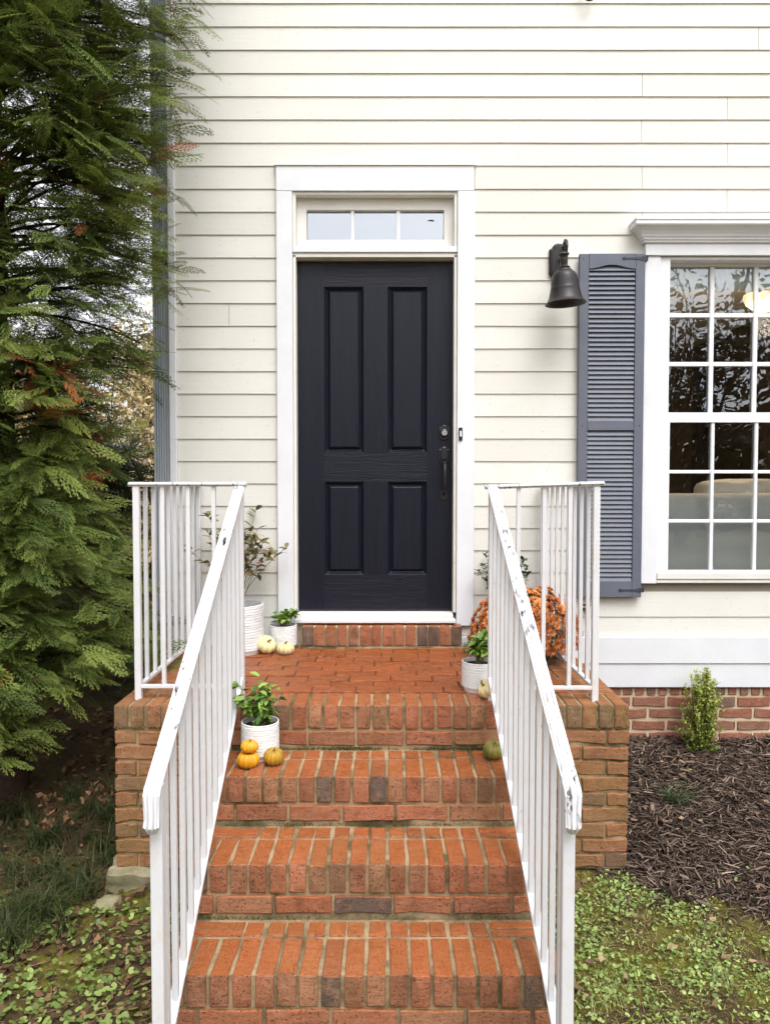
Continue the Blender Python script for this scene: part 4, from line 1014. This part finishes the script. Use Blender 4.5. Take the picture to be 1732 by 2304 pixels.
def conifer(name, base, label, H, radf, nl, per, cols, seed, bias=None, size=(.2, .34), trunk=.09, z0=.25, brown=.03, limbvis=True, tmp=SPR, hpow=1.0, dead=()):
    r = np.random.default_rng(seed); t = thing(name, base, label, 'tree'); bx_, by_, bz = base
    b = MB(); b.tube([(bx_ + .03 * math.sin(k), by_ + .03 * math.cos(k * 1.7), bz - .1 + (H + .1) * k / 9) for k in range(10)], [trunk * (1 - k / 10.5) for k in range(10)], 10)
    b.build('trunk', 'bark', t, sm=True)
    lb = MB(); P, D, U, S, B = [], [], [], [], []
    for i in range(nl):
        h = z0 + (H - z0) * ((i + r.random()) / nl) ** hpow; a = r.uniform(0, 2 * math.pi)
        if bias is not None and r.random() < .75: a = r.uniform(*bias)
        rr_ = radf(h, a) * r.uniform(.72, 1.08)
        if rr_ < .1: continue
        hd = np.array([math.cos(a), math.sin(a), 0]); up0 = r.uniform(.05, .45)
        pts = [np.array([bx_, by_, bz + h]) + hd * rr_ * u + np.array([0, 0, 1]) * (up0 * u - .28 * u * u) * rr_ + np.array([r.normal(0, .012), r.normal(0, .012), 0]) for u in np.linspace(0, 1, 6)]
        if limbvis: lb.tube([tuple(p) for p in pts], [.011 * (1 - u * .14) for u in range(6)], 5, False)
        br = r.random() < brown or any(abs(h - dh) < .05 and abs(a - da) < .16 for dh, da in dead)
        for k in range(per):
            u = .22 + .78 * r.random() ** .75 if k else 1.; f = u * 5; j = min(4, int(f)); p = pts[j] * (1 - f + j) + pts[j + 1] * (f - j)
            side = r.normal(0, .75); ca, sa = math.cos(side), math.sin(side)
            d = np.array([hd[0] * ca - hd[1] * sa, hd[0] * sa + hd[1] * ca, r.normal(.0, .30) + (up0 - .25) * .6])
            off = r.normal(0, .04, 3) + np.array([0, 0, r.normal(0, .05)])
            P.append(p + off); D.append(d); U.append(np.array([0, 0, 1.]) + r.normal(0, .42, 3) + hd * .30 + np.array([.0, -.35, 0]) * r.random()); S.append(r.uniform(*size) * (.75 + .35 * (1 - abs(2 * u - 1)))); B.append((u, br, h, i))
    if limbvis: lb.build('limbs', 'bark', t, sm=True)
    A = frames(P, D, U, S); Bn = np.array([x[0] for x in B]); Br = np.array([x[1] for x in B]); Li = np.array([x[3] for x in B])
    lt = r.random((nl, 1)) ; cols = np.array(cols)
    def cf(ids, T, Pw):
        n = len(ids); k = np.clip(lt[Li[ids]] * .55 + r.random((n, 1)) * .45, 0, 1)[:, :, None]
        c = np.where(k < .5, cols[0] * (1 - 2 * k) + cols[1] * 2 * k, cols[1] * (2 - 2 * k) + cols[2] * (2 * k - 1))
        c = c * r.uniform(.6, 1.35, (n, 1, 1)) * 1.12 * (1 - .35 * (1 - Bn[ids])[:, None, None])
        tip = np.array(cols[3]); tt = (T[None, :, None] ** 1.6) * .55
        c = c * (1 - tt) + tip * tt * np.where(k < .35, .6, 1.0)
        bz_ = (Br[ids] | (r.random(n) < .012))[:, None, None]
        return np.where(bz_, np.array([.34, .12, .04]) * r.uniform(.6, 1.3, (n, 1, 1)), c)
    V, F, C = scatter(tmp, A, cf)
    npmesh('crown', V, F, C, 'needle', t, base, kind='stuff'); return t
GREENS = [(.020, .046, .010), (.060, .106, .022), (.185, .205, .042), (.36, .43, .10)]
def rad_main(h, a):
    right = max(0, math.cos(a))
    if h > 2.75: return .84 + .08 * right + .10 * right * (h > 3.7) - .1 * max(0, h - 4.6)
    if 1.35 < h < 2.12: return .80 - .26 * right
    if h > .9: return .82 - .10 * right
    return .62 + .12 * (h / .9)
TB = (-2.0, -.45, ground(-2.0, -.45))
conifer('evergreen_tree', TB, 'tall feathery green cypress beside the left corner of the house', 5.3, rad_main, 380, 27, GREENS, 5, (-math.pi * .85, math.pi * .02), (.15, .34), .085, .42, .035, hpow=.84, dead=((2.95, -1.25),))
DK = [(.016, .040, .010), (.030, .060, .014), (.05, .075, .018), (.08, .12, .03)]
conifer('evergreen_tree', (-2.75, 1.7, ground(-2.75, 1.7)), 'dark low cypress standing behind the tall one, left of the downspout', 1.75, lambda h, a: 1.2 - .3 * h, 80, 22, DK, 8, None, (.28, .46), .06, .15, .02, tmp=SPC)
conifer('evergreen_tree', (-3.6, .3, ground(-3.6, .3)), 'second tall cypress left of the house, mostly out of frame', 5.6, lambda h, a: 1.15 - .1 * h, 110, 20, DK, 12, None, (.28, .46), .08, .3, .05, tmp=SPC)

# bare shrub with twigs between the trees and the house
def twiggy(name, base, label, n, hgt, spread, seed, cat='shrub', m_='grey_bark', r0=.012, depth=3, parent=None, leaves=None, group=None):
    rr = random.Random(seed); t = thing(name, base, label, cat, group); mb = MB(); tips = []
    def grow(p, d, l, r_, k):
        pts = [p]; q = p.copy(); dd = d.copy()
        for i in range(4): dd = (dd + Vector((rr.gauss(0, .13), rr.gauss(0, .13), rr.gauss(.03, .1)))).normalized(); q = q + dd * l / 4; pts.append(q.copy())
        mb.tube(pts, [r_ * (1 - .13 * i) for i in range(5)], 5, False); tips.append((q.copy(), dd.copy()))
        if k > 0:
            for i in range(rr.choice((2, 3, 3))):
                a = pts[rr.choice((2, 3, 4))]; nd = (dd + Vector((rr.gauss(0, .6), rr.gauss(0, .6), rr.gauss(0, .4)))).normalized(); grow(a, nd, l * rr.uniform(.5, .8), r_ * .55, k - 1)
    for i in range(n):
        a = rr.uniform(0, 6.283); grow(Vector(base) + Vector((rr.gauss(0, .03), rr.gauss(0, .03), -.03)), Vector((math.cos(a) * spread, math.sin(a) * spread, 1)).normalized(), hgt * rr.uniform(.4, .6), r0 * rr.uniform(.7, 1), depth)
    mb.build('branches' if cat != 'tree' else 'limbs', m_, t, sm=True)
    if leaves:
        num, sz, cc, sc_ = leaves; idx = np.random.default_rng(seed).integers(0, len(tips), num)
        P = np.array([tips[i][0] for i in idx]) + rng.normal(0, sc_, (num, 3)); D = rng.normal(0, 1, (num, 3)); D[:, 2] -= .3
        A = frames(P, D, rng.normal(0, 1, (num, 3)) + (0, 0, 1.5), rng.uniform(sz * .6, sz * 1.2, num)); V, F, C = scatter([tleaf(.6)], A, flatcol(cc, .35))
        npmesh('leaves' if cat != 'tree' else 'crown', V, F, C, 'leaf', t, base, kind='stuff')
    return t
twiggy('bare_shrub', (-1.95, .95, ground(-1.95, .95)), 'leafless twiggy shrub between the cypress and the downspout', 9, 2.4, .45, 4, r0=.013, depth=3)
# autumn trees far beyond
for i, (x, y, h) in enumerate(((-5.2, 13.5, 5.0), (-7.4, 14.5, 5.6), (-9.8, 13, 5.0), (-12.5, 15, 6.0), (-3.2, 15.5, 4.8), (-16, 14, 5.5), (-6.3, 18, 5.8))):
    twiggy('autumn_tree', (x, y, ground(x, y)), ['tan leaved autumn tree glimpsed through the evergreen beside the downspout', 'yellow brown tree far behind the cypress'][i % 2 if i < 2 else 1] if i < 2 else ('far tan autumn tree behind the evergreens at left' if i < 6 else 'farthest tan autumn tree, standing behind the row of other autumn trees'),
           3, h * 1.0, .4, 60 + i, 'tree', 'grey_bark', .07, 3, None, (4200, .16, [(.36, .27, .12), (.55, .45, .25)], .45), 'autumn trees beyond the house')
# trees across the yard, mirrored in the window panes
for i, (x, y, h) in enumerate(((3.9, -15.5, 4.9), (6.2, -14.5, 6.2), (8.0, -16.5, 7.6), (10.2, -15, 7.2), (12.5, -16, 8.0), (1.6, -19, 4.0), (-1.0, -20, 3.6), (-4.0, -19, 4.2), (15.5, -16, 7.0), (9.2, -19, 8.0))):
    twiggy('yard_tree', (x, y, ground(x, y)), 'dark bare branched tree across the yard, mirrored in the window panes', 3, h * 1.05, .28, 80 + i, 'tree', 'grey_bark', .15, 4, None, (1500, .22, [(.03, .04, .012), (.10, .07, .03)], .6), 'trees mirrored in the window')
twiggy('yard_tree', (2.9, -6.4, ground(2.9, -6.4)), 'tall slender tree across the yard, its leafy twigs mirrored in the door transom', 2, 6.4, .10, 97, 'tree', 'grey_bark', .05, 4, None, (700, .12, [(.03, .04, .012), (.08, .07, .03)], .25))
hedge = []
nh = 5200; P = np.stack([rng.uniform(-20, 24, nh), rng.normal(-23, .8, nh), rng.uniform(0, 4.2, nh)], 1)
A = frames(P, rng.normal(0, 1, (nh, 3)), rng.normal(0, 1, (nh, 3)) + (0, 0, 1), rng.uniform(.5, .9, nh)); V, F, C = scatter([tleaf(.8)], A, flatcol([(.02, .03, .01), (.06, .06, .02)], .3))
npmesh('woodland', V, F, C, 'leaf', None, (0, -23, 0), label='dark far woodland edge across the yard mirrored in the panes', cat='woods', kind='stuff')

# small boxwood
bw = thing('boxwood_shrub', (1.80, -.17, ground(1.80, -.17)), 'small upright yellow green boxwood in the mulch against the brick foundation', 'shrub')
bz = ground(1.80, -.17); P = []; D = []; u = []; rb = np.random.default_rng(4); SPG = []
for i in range(120):
    h0 = rb.random() ** .8; a0 = rb.uniform(0, 6.283); w0 = np.interp(h0, [0, .15, .4, .7, 1], [.09, .13, .14, .105, .05]) * rb.uniform(.2, 1.2)
    tip = np.array([1.80 + w0 * math.cos(a0), -.17 + w0 * math.sin(a0), bz + .05 + .44 * h0 + rb.uniform(-.02, .02)]); root = np.array([1.80 + w0 * .4 * math.cos(a0), -.17 + w0 * .4 * math.sin(a0), max(bz + .01, tip[2] - rb.uniform(.12, .22))])
    SPG.append((root, tip))
    for k in range(40):
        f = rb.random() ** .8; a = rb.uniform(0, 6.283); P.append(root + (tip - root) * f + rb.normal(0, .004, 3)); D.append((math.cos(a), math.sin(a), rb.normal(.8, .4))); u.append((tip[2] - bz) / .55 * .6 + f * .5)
P = np.array(P); D = np.array(D); u = np.array(u); n = len(P)
A = frames(P, D, rng.normal(0, .5, (n, 3)) + (0, 0, 1), rng.uniform(.013, .022, n))
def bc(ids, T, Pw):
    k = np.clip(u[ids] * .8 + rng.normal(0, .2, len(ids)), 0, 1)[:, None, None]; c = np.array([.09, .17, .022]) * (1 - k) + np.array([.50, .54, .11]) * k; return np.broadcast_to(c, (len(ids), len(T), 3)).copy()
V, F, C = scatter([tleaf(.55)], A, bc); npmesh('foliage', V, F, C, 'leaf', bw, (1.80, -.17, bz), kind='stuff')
b = MB(); rr = random.Random(2)
for i in range(12): 
    a_ = rr.uniform(0, 6.3); b.tube([(1.80, -.17, bz - .02), (1.80 + .04 * math.cos(a_), -.17 + .04 * math.sin(a_), bz + .15), (1.80 + .07 * math.cos(a_) * rr.random(), -.17 + .07 * math.sin(a_), bz + rr.uniform(.3, .5))], [.004, .003, .001], 5, False)
for r0_, t0_ in SPG: b.tube([tuple(r0_), tuple(t0_)], [.0016, .0007], 4, False)
b.build('stems', 'bark', bw)

# ------------------------------------------------------------------ ground litter and plants
def blade(n=4):
    V = []; F = []
    for i in range(n + 1):
        u = i / n; w = .5 * (1 - u ** 2.2) ; V += [(u, -w, u * .9 - 1.15 * u * u), (u, w, u * .9 - 1.15 * u * u)]
    for i in range(n): F += [(i * 2, i * 2 + 1, i * 2 + 3), (i * 2, i * 2 + 3, i * 2 + 2)]
    V = np.array(V); V[:, 2] += 0; return V, np.array(F), V[:, 0]
BLD = [blade()]
def tuft_pts(centers, nper, seed, l=(.10, .24), w=.004, upr=.8):
    r = np.random.default_rng(seed); P, D, S = [], [], []
    for (x, y) in centers:
        for _ in range(nper):
            px_, py_ = x + r.normal(0, .02), y + r.normal(0, .02); a = r.uniform(0, 6.283)
            P.append((px_, py_, ground(px_, py_) - .004)); D.append((math.cos(a), math.sin(a), upr * r.uniform(.3, 1.6))); S.append((r.uniform(*l), w * r.uniform(.7, 1.3)))
    A = frames(P, D, np.tile((0, 0, 1.), (len(P), 1)), S); return A
# liriope, left
cs = [(rng.uniform(-2.5, -1.22), rng.uniform(-1.55, -.5)) for _ in range(75)] + [(rng.uniform(-1.6, -1.2), rng.uniform(-1.75, -1.3)) for _ in range(10)]
V, F, C = scatter(BLD, tuft_pts(cs, 34, 3), flatcol([(.022, .035, .010), (.085, .105, .035)], .35))
npmesh('liriope', V, F, C, 'needle', None, (-1.8, -1.2, 0), label='dark strappy lilyturf clumps in the shade under the evergreen', cat='ground cover', kind='stuff')
tg_ = thing('grass_tuft', (1.44, -.72, ground(1.44, -.72)), 'single dark green grassy tuft growing in the mulch', 'grass tuft')
V, F, C = scatter(BLD, tuft_pts([(1.44, -.72)] * 3, 28, 4, (.08, .17), .0035, .9), flatcol([(.03, .07, .02), (.10, .15, .06)], .3)); npmesh('blades', V, F, C, 'leaf', tg_, (1.44, -.72, ground(1.44, -.72)))
for (x, y, s, lab) in ((1.06, -1.03, .055, 'light green weed seedling in the mulch against the brick pier'), (1.62, -.42, .032, 'pale weed seedling in the mulch in front of the boxwood'), (1.47, -.13, .030, 'tiny weed seedling in the mulch left of the boxwood'), (2.22, -.98, .04, 'light green weed in the mulch at the right edge')):
    t_ = thing('weed', (x, y, ground(x, y)), lab, 'weed'); rr = random.Random(int(x * 100))
    for i in range(6):
        a_ = i * 1.05 + rr.random(); inst('leaf', PL[i % 3], t_, (x, y, ground(x, y) + .008), aim((math.cos(a_), math.sin(a_), .45)), s * rr.uniform(.7, 1.2))
# two lobed ground cover leaves
def roundleaf():
    V = [(0, 0, 0)]; 
    for k in range(9):
        a = -2.6 + 5.2 * k / 8; r_ = .5 * (1 - .18 * math.cos(a * 2)) ; V.append((.1 + r_ * math.cos(a), r_ * math.sin(a), .10 * r_))
    F = [(0, k, k + 1) for k in range(1, 9)]; return np.array(V), np.array(F), np.linspace(0, 1, 10)
def roundleaf2(w, n=7, cup=.2):
    V = [(0, 0, 0)] + [(.5 + .5 * math.cos(2 * math.pi * k / n), w * .5 * math.sin(2 * math.pi * k / n), cup * abs(math.sin(2 * math.pi * k / n)) * .3) for k in range(n)]
    return np.array(V), np.array([(0, 1 + k, 1 + (k + 1) % n) for k in range(n)]), np.zeros(n + 1)
IVY = [roundleaf(), roundleaf2(.8), roundleaf(), roundleaf2(.5), tleaf(.35)]
def dens(x, y, s=3.2, o=0): return .5 + .5 * nz(x * s, y * s, o) + .25 * nz(x * 9, y * 9, o + 4)
def scat_ground(num, x0, x1, y0, y1, thr, fn, zoff, size, tilt, tm, cc, var, o=0, asp=None):
    P = []; k = 0
    while len(P) < num and k < num * 12:
        k += 1; x = rng.uniform(x0, x1); y = rng.uniform(y0, y1)
        if not fn(x, y): continue
        if dens(x, y, 3.2, o) < thr + rng.uniform(-.22, .22): continue
        P.append((x, y, ground(x, y) + rng.uniform(*zoff)))
    n = len(P); a = rng.uniform(0, 6.283, n); D = np.stack([np.cos(a), np.sin(a), rng.normal(0, tilt, n)], 1); U = rng.normal(0, tilt, (n, 3)) + (0, -.15, 1)
    S = rng.uniform(size[0], size[1], n)
    if asp: S = np.stack([S, S * rng.uniform(asp[0], asp[1], n)], 1)
    return scatter(tm, frames(P, D, U, S), flatcol(cc, var))
outside_steps = lambda x, y: not (SX_0 - .02 < x < SX_1 + .02 and y > -2.24) and not (PX0 < x < PX1 and y > NY - .005)
rfn = lambda x, y: outside_steps(x, y) and x > .5 and not (bedmask(x, y + abs(rng.normal(0, .07))) and rng.random() < .985)
V, F, C = scat_ground(16500, .5, 2.6, -2.9, -.9, .50, rfn, (.003, .024), (.006, .0185), .42, IVY, [(.14, .23, .05), (.40, .47, .16)], .35, 2)
npmesh('ground_ivy', V, F, C, 'leaf', None, (1.5, -2, 0), label='low light green two lobed ground cover right of the steps', cat='ground cover', kind='stuff')
lfn = lambda x, y: outside_steps(x, y) and (y < -1.42 - .15 * (x + 1.3))
V, F, C = scat_ground(3600, -2.4, -.66, -3.0, -1.3, .44, lfn, (.008, .03), (.014, .028), .3, [roundleaf()], [(.11, .17, .04), (.30, .38, .11)], .3, 7)
npmesh('ground_ivy', V, F, C, 'leaf', None, (-1.5, -2, 0), label='sparse light green ground cover left of the steps among dead leaves', cat='ground cover', kind='stuff')
# moss and short grass blades
V, F, C = scat_ground(42000, .5, 2.6, -2.9, -1.15, .22, lambda x, y: outside_steps(x, y) and not bedmask(x, y), (-.002, .004), (.010, .026), .9, [(np.array([(0, -.06, 0), (0, .06, 0), (1, 0, .55)]), np.array([(0, 1, 2)]), np.array([0, 0, 1.]))], [(.14, .15, .025), (.36, .31, .09)], .4, 11)
npmesh('moss', V, F, C, 'litter', None, (1.5, -2, 0), label='yellow green moss and short grass on the soil right of the steps', cat='moss', kind='stuff')
V, F, C = scat_ground(5000, -2.4, -.66, -3.0, -1.2, .40, outside_steps, (-.002, .004), (.010, .03), .9, [(np.array([(0, -.06, 0), (0, .06, 0), (1, 0, .55)]), np.array([(0, 1, 2)]), np.array([0, 0, 1.]))], [(.10, .12, .02), (.20, .18, .04)], .35, 13)
npmesh('moss', V, F, C, 'litter', None, (-1.5, -2, 0), label='moss and short grass on the soil left of the steps', cat='moss', kind='stuff')
# mulch shreds: bent triangular slivers with thickness
def shred(seed):
    r = np.random.default_rng(seed); V = []; 
    for i, u in enumerate((0, .5, 1)):
        w = (.5, .55, .2)[i] * r.uniform(.7, 1.2); off = r.normal(0, .25) * (i == 1); z = r.normal(0, .2) * (i == 1)
        V += [(u - .5, off - w, z * .1), (u - .5, off + w, z * .1), (u - .5, off, z * .1 + .05 * (1 if i < 2 else .4))]
    F = []
    for i in (0, 3):
        for k in range(3): F += [(i + k, i + (k + 1) % 3, i + 3 + (k + 1) % 3), (i + k, i + 3 + (k + 1) % 3, i + 3 + k)]
    return np.array(V), np.array(F), np.tile([.5], 9)
SH = [shred(i) for i in range(6)]
mf = lambda x, y: outside_steps(x, y) and (bedmask(x, y + abs(rng.normal(0, .05))) or bedmask(x, y + abs(rng.normal(0, .16))) and rng.random() < .35) and (x > .9 or y < NY)
V, F, C = scat_ground(17000, .9, 3.0, -1.95, .0, -1, mf, (.002, .026), (.022, .07), .28, SH, [(.028, .019, .014), (.19, .135, .105)], .55, 1, (.08, .17))
npmesh('mulch', V, F, C, 'litter', None, (1.8, -.8, 0), label='dark shredded bark mulch bed along the brick foundation', cat='mulch', kind='stuff')
V, F, C = scat_ground(1100, .9, 2.9, -1.9, .0, -1, mf, (.010, .026), (.02, .055), .25, SH, [(.05, .035, .028), (.20, .15, .12)], .5, 1, (.2, .5))
npmesh('bark_chips', V, F, C, 'litter', None, (1.8, -.8, 0), label='broader brown bark chips lying among the shredded mulch', cat='mulch', kind='stuff')
V, F, C = scat_ground(260, .9, 2.9, -2.1, .0, -1, mf, (.018, .03), (.03, .09), .18, SH, [(.15, .11, .085), (.32, .25, .19)], .4, 1, (.05, .10))
npmesh('pale_twigs', V, F, C, 'litter', None, (1.8, -.8, 0), label='pale broken twigs lying on the dark mulch', cat='twigs', kind='stuff')
# dead leaves
def deadleaf(seed):
    r = np.random.default_rng(seed); V = [(0, 0, 0)]
    for k in range(7):
        a = 2 * math.pi * k / 7; l = (.5, .33)[k % 2] * r.uniform(.8, 1.15); V.append((l * math.cos(a), .6 * l * math.sin(a), r.uniform(-.02, .16)))
    return np.array(V), np.array([(0, 1 + k, 1 + (k + 1) % 7) for k in range(7)]), np.zeros(8)
DLF = [deadleaf(i) for i in range(5)]
V, F, C = scat_ground(4200, -2.7, -.66, -3.0, .7, -1, outside_steps, (.004, .02), (.02, .055), .35, DLF, [(.05, .027, .015), (.20, .12, .065)], .45)
npmesh('leaf_litter', V, F, C, 'litter', None, (-1.6, -1.2, 0), label='brown fallen leaves covering the soil left of the steps', cat='leaf litter', kind='stuff')
V, F, C = scat_ground(2600, -2.7, -.66, -3.0, -.6, -1, outside_steps, (.004, .02), (.03, .08), .2, SH, [(.08, .05, .03), (.24, .15, .08)], .45, 0, (.03, .07))
npmesh('pine_straw', V, F, C, 'litter', None, (-1.6, -1.8, 0), label='brown needles and twigs scattered on the soil left of the steps', cat='leaf litter', kind='stuff')
V, F, C = scat_ground(330, .6, 2.7, -3.0, -.2, -1, outside_steps, (.015, .03), (.02, .05), .35, DLF, [(.12, .08, .05), (.32, .22, .14)], .4)
npmesh('leaf_litter', V, F, C, 'litter', None, (1.6, -1.8, 0), label='scattered tan fallen leaves on the ground right of the steps', cat='leaf litter', kind='stuff')
V, F, C = scat_ground(6500, .5, 2.6, -2.9, -1.2, -1, lambda x, y: outside_steps(x, y) and not bedmask(x, y), (-.001, .010), (.010, .045), .3, SH, [(.05, .032, .02), (.26, .18, .10)], .5, 0, (.05, .12))
npmesh('soil_litter', V, F, C, 'litter', None, (1.5, -2, 0), label='brown crumbs and straw bits among the ground cover right of the steps', cat='leaf litter', kind='stuff')
V, F, C = scatter(BLD, tuft_pts([(rng.uniform(.6, 2.2), rng.uniform(-2.6, -1.6)) for _ in range(55)] + [(1.55 + rng.normal(0, .05), -1.98 + rng.normal(0, .05)) for _ in range(9)], 9, 14, (.03, .09), .002, .7), flatcol([(.16, .19, .05), (.50, .42, .24)], .3))
npmesh('dry_grass', V, F, C, 'leaf', None, (1.5, -2, 0), label='thin straw coloured grass blades in the ground cover right of the steps', cat='grass', kind='stuff')
# dried plant with curled leaves, left
dp = thing('dried_plant', (-1.42, -1.02, ground(-1.42, -1.02)), 'withered brown plant with curled leaves among the lilyturf', 'plant')
b = MB(); rr = random.Random(5); tips = []
for i in range(6):
    x1 = -1.42 + rr.gauss(0, .10); h_ = rr.uniform(.10, .28); b.tube([(-1.42 + rr.gauss(0, .02), -1.02, ground(-1.42, -1.02) - .01), (x1 * .5 - .71, -1.05, h_ * .6 - .02), (x1, -1.08, h_)], [.003, .0025, .0015], 5, False); tips.append((x1, -1.08, h_))
b.build('stems', 'bark', dp)
P = np.array([tips[rng.integers(0, 6)] for _ in range(90)]) + rng.normal(0, .022, (90, 3)); A = frames(P, rng.normal(0, 1, (90, 3)) - (0, 0, .8), rng.normal(0, 1, (90, 3)), rng.uniform(.02, .045, 90))
V, F, C = scatter(DLF, A, flatcol([(.06, .030, .016), (.16, .085, .045)], .3)); npmesh('curled_leaves', V, F, C, 'litter', dp, (-1.42, -1.02, ground(-1.42, -1.02)))
# light stone by the pier foot
for (x, y, r_, lab) in ((-1.13, -1.40, .045, 'mossy grey lump of stone at the foot of the left brick pier'),):
    bm = bmesh.new(); bmesh.ops.create_icosphere(bm, subdivisions=3, radius=1)
    for v in bm.verts: v.co = Vector((v.co.x * r_ * 1.2, v.co.y * r_, v.co.z * r_ * .7)) * (1 + .35 * noise.noise(v.co * 1.7))
    me = bpy.data.meshes.new('stone'); bm.to_mesh(me); bm.free(); me.materials.append(M['concrete']); smooth(me, 80)
    o = bpy.data.objects.new('stone', me); COL.objects.link(o); o.location = (x, y, ground(x, y) + .01); tag(o, lab, 'stone')
print('tris', sum(len(o.data.polygons) for o in bpy.data.objects if o.type == 'MESH'))
